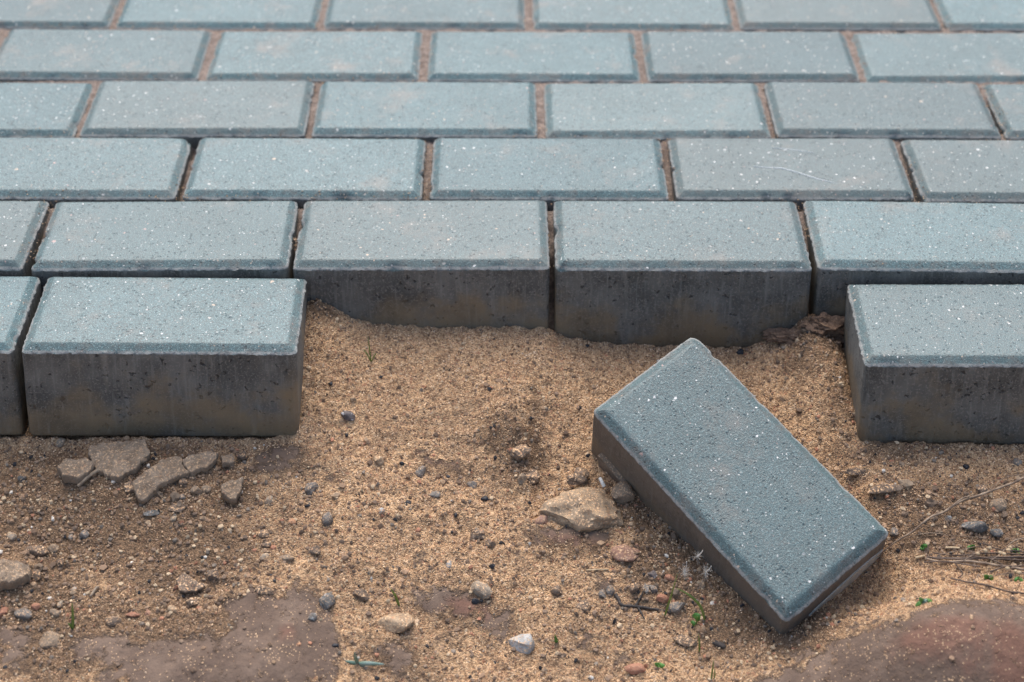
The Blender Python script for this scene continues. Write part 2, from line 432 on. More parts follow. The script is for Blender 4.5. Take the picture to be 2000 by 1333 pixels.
M = dict(
    paver=paver_top('paver_concrete'),
    paver_far=paver_top('paver_concrete_dusty', .18),
    paver_loose_shaded=paver_top('loose_paver_shaded_concrete', 0, .86),  # tone lowered: shade on the tilted top is painted into its colour
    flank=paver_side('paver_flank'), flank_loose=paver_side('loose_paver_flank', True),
    ground=ground_material(), joint=joint_material(),
    clay=stone_material('dried_clay', (.175, .128, .088), (.26, .20, .143), .22, .95),
    clod=stone_material('soil_clod', (.105, .076, .056), (.20, .148, .108), .45, .95),
    mud=stone_material('wet_mud', (.115, .072, .048), (.19, .122, .082), .08, .9),
    redclay=stone_material('red_clay', (.24, .135, .095), (.33, .205, .15), .35, .95),
    pinksand=stone_material('pink_sand_lump', (.40, .27, .18), (.52, .37, .25), .9, .95),
    rock=stone_material('sandstone', (.23, .165, .108), (.37, .275, .18), .45, .9, None, 350),
    tan=stone_material('tan_stone', (.27, .19, .12), (.41, .30, .195), .45, .9),
    grey=stone_material('grey_stone', (.125, .108, .092), (.22, .20, .175), .25, .8),
    slate=stone_material('slate_stone', (.070, .070, .066), (.16, .155, .145), .15, .85, (.30, .30, .28)),
    coal=stone_material('coal', (.010, .011, .014), (.030, .032, .038), 0, .45),
    quartz=stone_material('quartz', (.25, .25, .235), (.44, .44, .42), .40, .6, (.33, .26, .19)),
    mixed=stone_material('mixed_stone', (.07, .06, .062), (.14, .12, .115), .06, .6, (.62, .60, .57)),
    white=stone_material('white_pebble', (.62, .58, .50), (.78, .75, .68), 0, .6),
    pale=stone_material('pale_stone', (.23, .185, .135), (.34, .28, .21), .35, .85),
    brick=stone_material('brick_chip', (.26, .12, .075), (.38, .19, .12), .10, .85),
    orange=stone_material('orange_pebble', (.38, .19, .10), (.50, .28, .16), .10, .8),
    wood=plain_material('weathered_wood', (.17, .125, .085), (.30, .235, .165), 300, .9),
    bark=plain_material('dark_bark', (.018, .014, .012), (.060, .048, .040), 400, .8),
    straw=plain_material('straw', (.30, .21, .12), (.50, .38, .23), 300, .7),
    stem=plain_material('dry_stem', (.105, .068, .044), (.30, .22, .15), 150, .75),
    darkstem=plain_material('dark_stem', (.045, .030, .022), (.13, .09, .065), 150, .8),
    grass=plain_material('grass_blade', (.11, .19, .035), (.20, .29, .07), 150, .5),
    leaf=plain_material('green_leaf', (.07, .20, .035), (.14, .33, .06), 200, .45),
    blueleaf=plain_material('blue_green_leaf', (.13, .22, .15), (.26, .34, .28), 200, .5),
    fluff=plain_material('seed_fluff', (.42, .40, .36), (.55, .53, .48), 200, .8),
    scratch=plain_material('scrape_mark', (.46, .50, .50), (.60, .62, .62), 500, .8),
    smear=stone_material('cement_smear', (.36, .36, .31), (.48, .47, .42), 0, .9),
    grain=vcol_material('sand_grain'),
)

# ------------------------------------------------------------------ ground sheet
def axis(lo, hi, step, far, n):
    core = np.arange(lo, hi, step)
    g = step * (1.0 + 0 * np.arange(n)); out = []; d = 0; s = step
    k = 1.0
    for i in range(n):
        s *= 1.22; d += s; out.append(d)
    out = np.array(out); out *= np.maximum(1, 1)
    sc = out[-1]
    out = out * np.where(out > 0, 1, 1)
    out[-1] = max(out[-1], far)
    return np.concatenate([(lo - out)[::-1], core, core[-1] + out])
gx = axis(-.43, .62, .0013, 40, 46)
gy = axis(.80, 1.214, .0013, 40, 46)
XX, YY = np.meshgrid(gx, gy)
CL = clay_mask(XX, YY)
ZB = height(XX, YY)
near = sstep(1.3, .7, np.abs(XX - .08)) * sstep(1.5, .9, np.abs(YY - 1.0))
cr = 1 - CL
DM = blobs(DAMP_SHADE, XX, YY)
rel = .0030 * fbm(XX, YY, 14, 3, 1) + .0022 * fbm(XX, YY, 45, 3, 5) * (.4 + .6 * cr)
n1 = fbm(XX, YY, 110, 3, 9, .6); n2 = fbm(XX, YY, 260, 2, 15, .6)
rel = rel + cr * (.0034 * n1 + .0028 * np.abs(n2) + .0016 * np.clip(np.abs(fbm(XX, YY, 150, 2, 21)) - .25, 0, 1) * (1 + 1.5 * np.clip(DM, 0, 1)))
RG = blobs(ROUGH, XX, YY)
lump = np.clip(fbm(XX, YY, 75, 4, 140, .6) + .12, 0, 1)
rel = rel + RG * (.0085 * lump * (.5 + np.abs(fbm(XX, YY, 190, 2, 150))) - .001)
rel = rel + CL * (.0011 * n1 + .0012 * np.clip(fbm(XX, YY, 60, 3, 160), 0, 1) - .0012 * np.clip(.05 - np.abs(fbm(XX, YY, 30, 3, 33)), 0, 1) * 12 + .0022)
ZZ = ZB + rel * near
keep = (YY > E_FRONT + .004)
ZZ = np.where(keep, np.minimum(ZZ, -.084), ZZ)
ny, nx = XX.shape
idx = np.arange(nx * ny).reshape(ny, nx)
FQ = np.stack([idx[:-1, :-1], idx[:-1, 1:], idx[1:, 1:], idx[1:, :-1]], -1).reshape(-1, 4)
gme = fast_mesh('ground', np.stack([XX, YY, ZZ], -1).reshape(-1, 3), FQ)
a = gme.attributes.new('soil', 'FLOAT_COLOR', 'POINT')
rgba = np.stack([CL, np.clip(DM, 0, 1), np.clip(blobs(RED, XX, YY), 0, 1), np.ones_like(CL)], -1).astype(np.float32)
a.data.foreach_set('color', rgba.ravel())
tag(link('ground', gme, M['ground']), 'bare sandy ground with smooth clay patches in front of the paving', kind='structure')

def gz(x, y):
    """final ground height by bilinear look-up"""
    x = np.asarray(x, float); y = np.asarray(y, float)
    i = np.clip(np.searchsorted(gx, x) - 1, 0, nx - 2); j = np.clip(np.searchsorted(gy, y) - 1, 0, ny - 2)
    fx = (x - gx[i]) / (gx[i + 1] - gx[i]); fy = (y - gy[j]) / (gy[j + 1] - gy[j])
    return (ZZ[j, i] * (1 - fx) * (1 - fy) + ZZ[j, i + 1] * fx * (1 - fy) + ZZ[j + 1, i] * (1 - fx) * fy + ZZ[j + 1, i + 1] * fx * fy)

# ------------------------------------------------------------------ paving
PH = .080
def outline(w, d, r, n):
    """rounded rectangle, n points, with outward normals"""
    pts = []
    per = [(w / 2 - r, d / 2 - r, 0), (-w / 2 + r, d / 2 - r, 90), (-w / 2 + r, -d / 2 + r, 180), (w / 2 - r, -d / 2 + r, 270)]
    nw = int(n * w / (2 * (w + d))); nd = int(n * d / (2 * (w + d)))
    for q, (cx, cy, a0) in enumerate(per):
        for k in range(4):
            a = R(a0 + 90 * (k + .5) / 4)
            pts.append((cx + r * math.cos(a), cy + r * math.sin(a), math.cos(a), math.sin(a)))
        nxp = per[(q + 1) % 4]; a = R(a0 + 90)
        m_ = nw if q % 2 == 0 else nd
        ax, ay = cx + r * math.cos(a), cy + r * math.sin(a); bx, by = nxp[0] + r * math.cos(a), nxp[1] + r * math.sin(a)
        for k in range(m_):
            f = (k + .5) / m_
            pts.append((ax + (bx - ax) * f, ay + (by - ay) * f, math.cos(a), math.sin(a)))
    return np.array(pts)
def paver_mesh(name, w=.1985, d=.0985, n=300, seed=0, wear=1.0, chips=(), mats=('paver', 'flank')):
    O = outline(w, d, .0042, n); k = len(O)
    s = seed * 3.17
    prof = [(.0015, -PH), (0, -PH + .0025), (0, -.062), (0, -.042), (0, -.022), (0, -.0075), (.0000, -.0056), (.0006, -.0047), (.0018, -.0038), (.0042, -.0021), (.0060, -.0007), (.0072, -.0001), (.0095, 0)]
    V = []
    cr_ = random.Random(seed * 31 + 7)
    for _ in range(cr_.randint(4, 8)):
        e_ = O[cr_.randrange(k)]
        chips = list(chips) + [(e_[0], e_[1], cr_.uniform(.0018, .0055), cr_.uniform(.0007, .0026) * wear)]
    for q, (ins, z) in enumerate(prof):
        px = np.clip(O[:, 0] - O[:, 2] * ins, ins - w / 2, w / 2 - ins); py = np.clip(O[:, 1] - O[:, 3] * ins, ins - d / 2, d / 2 - ins)
        f = 1.0 if q in (6, 7) else (.55 if q in (5, 8) else .25)
        if q >= 9: f = .30
        jn = fbm(px + s, py + s * .7 + q * .0007, 210, 3, 50 + seed % 5, .7) * .0013 * wear * f
        jn = jn + np.minimum(0, fbm(px - s, py + s, 60, 3, 61, .6) + .28) * .0030 * wear * f
        jz = fbm(px + s, py - s, 240, 2, 70, .7) * .0008 * wear * (1 if q in (6, 7, 8) else .15)
        if 1 < q < 6: jn = jn + fbm(px + s, py + z * 3, 25, 2, 80) * .0005
        for (cx_, cy_, rr, dd) in chips:
            e = np.exp(-((px - cx_) ** 2 + (py - cy_) ** 2) / rr ** 2)
            if q >= 5: jz = jz - e * dd * (1 if q < 10 else .5); jn = jn - e * dd * (.8 if q < 9 else 0)
        if q == len(prof) - 1: jz = jz * 0; jn = jn * 0
        V.append(np.stack([px + O[:, 2] * jn, py + O[:, 3] * jn, np.full(k, z) + jz], -1))
    for ins in (.022, .036, .0485):      # face of the block, worked in towards its middle line
        V.append(np.stack([O[:, 0] * (w / 2 - ins) / (w / 2), O[:, 1] * (d / 2 - ins) / (d / 2), fbm(O[:, 0] * (1 - ins * 9) + s, O[:, 1] * (1 - ins * 15), 30, 2, 85) * .0003 * (ins < .04)], -1))
    prof = prof + [None] * 3
    V = np.concatenate(V)
    F = []
    a = np.arange(k); b_ = (a + 1) % k
    for q in range(len(prof) - 1):
        F += np.stack([q * k + a, q * k + b_, (q + 1) * k + b_, (q + 1) * k + a], -1).tolist()
    F.append(list(((len(prof) - 1) * k + a)))
    F.append(list(a[::-1]))
    me = bpy.data.meshes.new(name)
    me.from_pydata(V.tolist(), [], F)
    me.polygons.foreach_set('use_smooth', np.ones(len(F), bool))
    me.update()
    # keep the rim and foot crisp
    nf = len(me.polygons)
    sm = np.ones(nf, bool); sm[-1] = sm[-2] = False
    me.polygons.foreach_set('use_smooth', sm)
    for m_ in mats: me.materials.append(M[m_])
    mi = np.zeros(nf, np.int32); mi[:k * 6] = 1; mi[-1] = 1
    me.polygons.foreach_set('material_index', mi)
    try:
        me.set_sharp_from_angle(angle=R(32))
    except Exception:
        pass
    return me

pavement = tag(empty('pavement', (.08, 1.4, 0)), 'grey concrete block paving in running bond with a broken front edge', kind='structure')
def lay(mesh, mat, x, y, z=0, rot=(0, 0, 0), label=None):
    o = link('paver', mesh)
    mesh.materials[0] = mat
    o.parent = pavement
    o.location = (x - .08, y - 1.4, z)
    o.rotation_euler = tuple(R(a) for a in rot)
    if label: o['label'] = label
    return o
ROWS = {  # row: (centre y, centres x)
    'A': (1.6650, [-.412, -.2087, -.0055, .1995, .4023, .604]),
    'B': (1.5605, [-.513, -.309, -.1048, .1007, .3046, .507, .711]),
    'C': (1.4585, [-.402, -.1997, .0039, .2090, .4116, .613]),
    'D': (1.3570, [-.501, -.2967, -.0928, .1117, .3159, .5195]),
    'E': (1.2550, [-.400, -.1940, .0102, .2150, .4205, .624]),
}
pr = random.Random(5)
sd_ = 0
PAV = {}
for rn, (cy, xs) in ROWS.items():
    for i, x in enumerate(xs):
        sd_ += 1
        w, d = (.2000, .0985) if rn == 'E' else (.1978, .0985)
        chips = []
        if rn == 'E' and i == 3: chips = [(-.096, -.049, .005, .0028)]
        if rn == 'E' and i == 2: chips = [(-.02, -.05, .005, .0016), (.06, -.05, .006, .0013)]
        if rn == 'D' and i == 1: chips = [(.094, .044, .009, .0022), (.085, .03, .006, .0012)]
        me = paver_mesh('paver', w, d, 320 if rn in 'DE' else 220, sd_, 1.0 if rn in 'CDE' else .7, chips)
        yy = cy + (x - .1) * .004 + pr.uniform(-.0006, .0006)
        rz = .25 + pr.uniform(-.22, .22)
        z = pr.uniform(-.0011, .0011)
        if rn == 'E':
            rz = {1: .9, 2: .5, 3: -.1, 4: -.9}.get(i, .2); z = {1: 0, 2: .0006, 3: .0010, 4: .0}.get(i, 0)
        PAV[rn, i] = lay(me, M['paver'] if rn in 'CDE' else M['paver_far'], x, yy, z, (pr.uniform(-.35, .35), pr.uniform(-.3, .3), rz))
cheap = [paver_mesh('paver', .1978, .0985, 60, 90 + k, .6) for k in range(3)]
for k in range(4):
    for i in range(7):
        x = -.513 + i * .204 + (0 if k % 2 == 0 else .101)
        lay(cheap[(i + k) % 3], M['paver_far'], x, 1.767 + k * .1018, pr.uniform(-.001, .001), (0, 0, .2 + pr.uniform(-.2, .2)))
# front row: two runs are left either side of the gap
lay(paver_mesh('paver', .2, .0995, 340, 71, 1.2), M['paver'], -.1772, 1.1520, -.0040, (-1.6, 1.3, 1.5), 'end paver left of the gap, sunk below the row behind')
lay(paver_mesh('paver', .2, .0995, 320, 72, 1.2), M['paver'], -.3835, 1.1500, -.0030, (-1.2, .4, 1.2))
lay(paver_mesh('paver', .2, .0995, 320, 73, 1.1), M['paver'], -.589, 1.1490, -.003, (-.8, .2, .6))
lay(paver_mesh('paver', .2, .0995, 340, 74, 1.1), M['paver'], .4400, 1.1492, -.0080, (1.5, -1.2, -1.4), 'end paver right of the gap, sunk well below the row behind')
lay(paver_mesh('paver', .2, .0995, 320, 75, 1.1), M['paver'], .646, 1.1460, -.006, (1.0, -.5, -.8))

# sand in the joints: brushed full at the back, washed out towards the open edge
jx = np.arange(-.72, .90, .0022); jy = np.arange(1.208, 2.13, .0022)
JX, JY = np.meshgrid(jx, jy)
lvl = np.interp(JY, [1.20, 1.235, 1.255, 1.30, 1.312, 1.40, 1.43, 1.52, 2.2], [-.078, -.060, -.022, -.010, -.020, -.010, -.0075, -.0056, -.0052])
lvl = lvl - .012 * sstep(.25, .5, fbm(JX, JY, 9, 3, 91)) * sstep(1.6, 1.4, JY) + .0028 * fbm(JX, JY, 60, 3, 95) + .0010 * fbm(JX, JY, 300, 2, 97)
nJy, nJx = JX.shape
idj = np.arange(nJx * nJy).reshape(nJy, nJx)
FJ = np.stack([idj[:-1, :-1], idj[:-1, 1:], idj[1:, 1:], idj[1:, :-1]], -1).reshape(-1, 4)
jo = link('joint_sand', fast_mesh('joint_sand', np.stack([JX - .08, JY - 1.4, np.minimum(lvl, -.0030)], -1).reshape(-1, 3), FJ), M['joint'])
jo.parent = pavement

# ------------------------------------------------------------------ tilted paver
LR = Matrix(((.632, .775, -.007), (-.707, .574, -.413), (-.316, .266, .911)))
q = LR.to_quaternion(); q.normalize()
loose_me = paver_mesh('paver_block', .2, .1, 420, 111, .6, [(-.03, .05, .004, .0008), (.085, .03, .004, .0010), (.055, .05, .006, .0007)], ('paver_loose_shaded', 'flank_loose'))
loose = link('loose_paver', loose_me)
loose.rotation_mode = 'QUATERNION'
loose.rotation_quaternion = q
loose.location = (.2428, 1.0415, -.0602)
loose.scale = (1.014, 1.014, 1.0)
tag(loose, 'loose grey concrete paver lying tilted and half buried in the sand', 'paver')

# ------------------------------------------------------------------ mesh makers for small things
def rock_mesh(name, sx, sy, sz, seed, facets=9, rough=.12, sub=3, flat=0.0):
    rr = random.Random(seed)
    bm = bmesh.new(); bmesh.ops.create_icosphere(bm, subdivisions=sub, radius=1)
    planes = []
    for _ in range(facets):
        nvec = Vector((rr.gauss(0, 1), rr.gauss(0, 1), rr.gauss(0, .8))).normalized(); planes.append((nvec, rr.uniform(.60, .88)))
    o = Vector((rr.uniform(-9, 9), rr.uniform(-9, 9), rr.uniform(-9, 9)))
    for v in bm.verts:
        p = v.co.copy()
        p *= 1 + .22 * mnoise.noise(p * .9 + o)
        for nvec, dd in planes:
            e = p.dot(nvec) - dd
            if e > 0: p -= nvec * e * .93
        if flat and p.z > flat: p.z = flat + (p.z - flat) * .15
        nrm = p.normalized()
        p += nrm * rough * (mnoise.noise(p * 2.3 + o) * .8 + mnoise.noise(p * 5.5 + o) * .5 + mnoise.noise(p * 12 + o) * .28)
        v.co = Vector((p.x * sx, p.y * sy, p.z * sz))
    me = bpy.data.meshes.new(name); bm.to_mesh(me); bm.free()
    me.polygons.foreach_set('use_smooth', np.ones(len(me.polygons), bool))
    try: me.set_sharp_from_angle(angle=R(38))
    except Exception: pass
    return me

def slab_mesh(name, pts, thick, seed, rough=.0011, base=.014):
    """flat broken crust from a surveyed outline: pts world (x, y); returns mesh about its centre"""
    P = np.array([(p[0], p[1]) for p in pts]); c = P.mean(0); P = c + (P - c) * 1.03
    Q = []
    for i in range(len(P)):
        a, b2 = P[i], P[(i + 1) % len(P)]
        L = np.linalg.norm(b2 - a); m_ = max(2, int(L / .0014))
        for k in range(m_): Q.append(a + (b2 - a) * k / m_)
    Q = np.array(Q); k = len(Q)
    tang = np.roll(Q, -1, 0) - np.roll(Q, 1, 0); nr = np.stack([tang[:, 1], -tang[:, 0]], -1); nr /= np.linalg.norm(nr, axis=1)[:, None] + 1e-9
    if np.sum((Q - c) * nr) < 0: nr = -nr
    Q = Q + nr * (fbm(Q[:, 0], Q[:, 1], 130, 3, seed, .65) * .0030)[:, None]
    rings = []
    gc = gz(Q[:, 0], Q[:, 1])
    def put(f, up, off=0):
        X = c + (Q - c) * f
        if off: X = X + nr * off
        g = height(X[:, 0], X[:, 1])
        n_ = fbm(X[:, 0], X[:, 1], 70, 4, seed + 3, .6) * rough * 2.4 + fbm(X[:, 0], X[:, 1], 300, 2, seed + 9) * rough * .8
        rings.append(np.stack([X[:, 0], X[:, 1], g + up + n_ * (1 if up > 0 else 0)], -1))
    put(1, -base, -.0035); put(1, -.001, -.0022); put(1, thick * .45, .0002); put(1, thick * .93, .0002); put(.992, thick, -.0002)
    for f in (.92, .82, .68, .52, .36, .2, .07): put(f, thick)
    V = np.concatenate(rings); n = len(rings); a = np.arange(k); b2 = (a + 1) % k
    F = []
    for q_ in range(n - 1): F += np.stack([q_ * k + a, q_ * k + b2, (q_ + 1) * k + b2, (q_ + 1) * k + a], -1).tolist()
    F.append(list((n - 1) * k + a))
    cz = float(height(c[0], c[1])); V = V - np.array((c[0], c[1], cz))
    me = bpy.data.meshes.new(name); me.from_pydata(V.tolist(), [], F)
    bm = bmesh.new(); bm.from_mesh(me); bmesh.ops.recalc_face_normals(bm, faces=bm.faces); bm.to_mesh(me); bm.free()
    me.polygons.foreach_set('use_smooth', np.ones(len(me.polygons), bool))
    try: me.set_sharp_from_angle(angle=R(35))
    except Exception: pass
    return me, (c[0], c[1], cz)

def tube_data(pts, r0, r1, sides=6, wob=0, seed=0):
    pts = [Vector(p) for p in pts]
    rr = random.Random(seed)
    # Catmull-Rom resample
    out = []
    for i in range(len(pts) - 1):
        p0 = pts[max(i - 1, 0)]; p1 = pts[i]; p2 = pts[i + 1]; p3 = pts[min(i + 2, len(pts) - 1)]
        for k in range(5):
            t = k / 5
            out.append(.5 * ((2 * p1) + (-p0 + p2) * t + (2 * p0 - 5 * p1 + 4 * p2 - p3) * t * t + (-p0 + 3 * p1 - 3 * p2 + p3) * t ** 3))
    out.append(pts[-1])
    V = []; F = []
    n = len(out)
    for i, p in enumerate(out):
        d = (out[min(i + 1, n - 1)] - out[max(i - 1, 0)]).normalized()
        s = d.cross(Vector((0, 0, 1)));
        if s.length < 1e-4: s = Vector((1, 0, 0))
        s.normalize(); u = s.cross(d)
        r = r0 + (r1 - r0) * i / (n - 1); r *= 1 + wob * rr.uniform(-1, 1)
        for k in range(sides):
            a = 2 * math.pi * k / sides
            V.append(p + s * (r * math.cos(a)) + u * (r * math.sin(a)))
    for i in range(n - 1):
        for k in range(sides):
            F.append((i * sides + k, i * sides + (k + 1) % sides, (i + 1) * sides + (k + 1) % sides, (i + 1) * sides + k))
    F.append(tuple(range(sides))[::-1]); F.append(tuple((n - 1) * sides + k for k in range(sides)))
    return V, F
def blade_data(pts, w, fold=.25, tip=.05):
    """a grass blade or leaf: folded strip along pts with width w in the middle"""
    pts = [Vector(p) for p in pts]; n0 = len(pts); out = []
    for i in range(n0 - 1):
        p0 = pts[max(i - 1, 0)]; p1 = pts[i]; p2 = pts[i + 1]; p3 = pts[min(i + 2, n0 - 1)]
        for k in range(4):
            t = k / 4
            out.append(.5 * ((2 * p1) + (-p0 + p2) * t + (2 * p0 - 5 * p1 + 4 * p2 - p3) * t * t + (-p0 + 3 * p1 - 3 * p2 + p3) * t ** 3))
    out.append(pts[-1]); n = len(out); V = []; F = []
    view = Vector((0, -.75, .66))
    for i, p in enumerate(out):
        d = (out[min(i + 1, n - 1)] - out[max(i - 1, 0)]).normalized()
        s = d.cross(view)
        if s.length < 1e-3: s = Vector((1, 0, 0))
        s.normalize(); u = s.cross(d)
        f = i / (n - 1); ww = w * .5 * max(tip, math.sin(math.pi * min(1, .18 + .82 * f)) ** .8)
        V += [p - s * ww + u * ww * fold, p, p + s * ww + u * ww * fold, p - u * w * .10]
    for i in range(n - 1):
        a, b = i * 4, i * 4 + 4
        F += [(a, a + 1, b + 1, b), (a + 1, a + 2, b + 2, b + 1), (a + 2, a + 3, b + 3, b + 2), (a + 3, a, b, b + 3)]
    F.append((0, 3, 2, 1))
    e = (n - 1) * 4; F.append((e, e + 1, e + 2, e + 3))
    return V, F
def join_mesh(name, parts, origin):
    V = []; F = []
    for v, f in parts:
        o = len(V); V += [Vector(p) - Vector(origin) for p in v]; F += [tuple(i + o for i in q_) for q_ in f]
    me = bpy.data.meshes.new(name); me.from_pydata([tuple(p) for p in V], [], F)
    me.polygons.foreach_set('use_smooth', np.ones(len(F), bool)); me.update()
    return me

def S(u, v, up=0.0):
    """surveyed ground point, raised by up metres"""
    p = survey(u, v, up); return Vector((p.x, p.y, float(gz(p.x, p.y)) + up))

# ------------------------------------------------------------------ broken clay crusts
CR = 'broken clay crust pieces left of the gap'
def z4(*L): return [(x / 2.65, 830 + y / 2.65) for x, y in L]
def z6(*L): return [(1000 + x / 2.65, 830 + y / 2.65) for x, y in L]
crusts = [
    ('largest flat plate of cracked clay in front of the left end paver', z4((465, 110), (600, 88), (745, 78), (772, 130), (722, 190), (700, 215), (610, 262), (545, 240), (500, 215), (470, 160)), .0085, 'clay'),
    ('blocky clay lump touching the left side of the largest clay plate', z4((300, 215), (345, 180), (440, 165), (482, 205), (470, 240), (400, 275), (330, 258)), .0100, 'clay'),
    ('long bent clay plate with a crack, right of the largest plate', z4((690, 290), (740, 250), (800, 205), (860, 172), (935, 165), (940, 195), (972, 235), (900, 270), (830, 292), (765, 370), (720, 376), (700, 330)), .0075, 'clay'),
    ('rounded clay plate at the upper right of the long bent plate', z4((948, 180), (1000, 160), (1090, 137), (1130, 142), (1118, 175), (1070, 210), (992, 236), (953, 205)), .0075, 'clay'),
    ('small square clay crumb right of the rounded clay plate', z4((1140, 162), (1208, 138), (1204, 180), (1150, 200)), .0065, 'clay'),
    ('low clay crumb at the right end of the crust line', z4((1216, 142), (1268, 132), (1280, 165), (1228, 166)), .0045, 'clod'),
    ('pointed clay flake tilted below the crust line', z4((1145, 315), (1190, 285), (1255, 265), (1236, 335), (1212, 378), (1150, 348)), .0085, 'clay'),
    ('narrow clay sliver left of the long bent plate', z4((645, 300), (688, 275), (690, 340), (650, 345)), .0040, 'clod'),
    ('broad flat clay stone cut by the left picture edge', z4((-60, 700), (70, 697), (150, 720), (162, 745), (150, 775), (80, 800), (-40, 830)), .0100, 'clay'),
    ('flat brown clay flake with a leaf bit in the left sand', z4((915, 800), (960, 775), (1055, 830), (1010, 855), (930, 850)), .0030, 'clod'),
]
for i, (lab, out, th, mt) in enumerate(crusts):
    W = [survey(u, v, th) for u, v in out]
    me, c = slab_mesh('clay_crust', [(p.x, p.y) for p in W], th, 200 + i * 5)
    o = link('clay_crust', me, M[mt]); o.location = c; o.rotation_euler = (random.Random(i).uniform(-.02, .10), random.Random(i + 50).uniform(-.05, .05), 0)
    tag(o, lab, 'clay', CR)

# ------------------------------------------------------------------ stones, clods, chips
def stone(name, u, v, w, h, mat, label, cat='stone', group='stones scattered on the sand', hz=.55, bury=.44, sharp=9, rough=.12, rz=None, sub=3, lift=0.0):
    p = survey(u, v + h * .18); s = px_size(p)
    sx = w * s * .5 * 1.08; sy = h * s * .5 * 1.05; sz = min(sx, sy) * hz * 2 * .75
    seed = int(u * 7 + v * 13)
    me = rock_mesh(name, sx, sy, sz, seed, sharp, rough, sub)
    o = link(name, me, M[mat])
    o.location = (p.x, p.y, float(gz(p.x, p.y)) + sz * (1 - 2 * bury) + lift)
    rr = random.Random(seed)
    o.rotation_euler = (rr.uniform(-.2, .2), rr.uniform(-.2, .2), R(rz) if rz is not None else rr.uniform(-.25, .25))
    return tag(o, label, cat, group)

G1, G2, G3 = 'clods of soil on the ground', 'black coal bits on the sand', 'pebbles on the sand'
# the beige rock by the tilted paver
W = [survey(u, v, .016) for u, v in z6((190, 400), (228, 335), (300, 300), (390, 328), (500, 345), (545, 372), (536, 430), (530, 520), (470, 526), (400, 502), (330, 536), (252, 492), (240, 430))]
bx = sum(p.x for p in W) / len(W); by = sum(p.y for p in W) / len(W)
rk = rock_mesh('sandstone_rock', .031, .0215, .0140, 921, 9, .20, 4)
o = link('sandstone_rock', rk, M['rock']); o.location = (bx + .002, by + .010, float(gz(bx, by + .010)) - .0005); o.rotation_euler = (R(-8), R(4), R(-6))
tag(o, 'lumpy pale beige rock beside the tilted paver', 'rock')

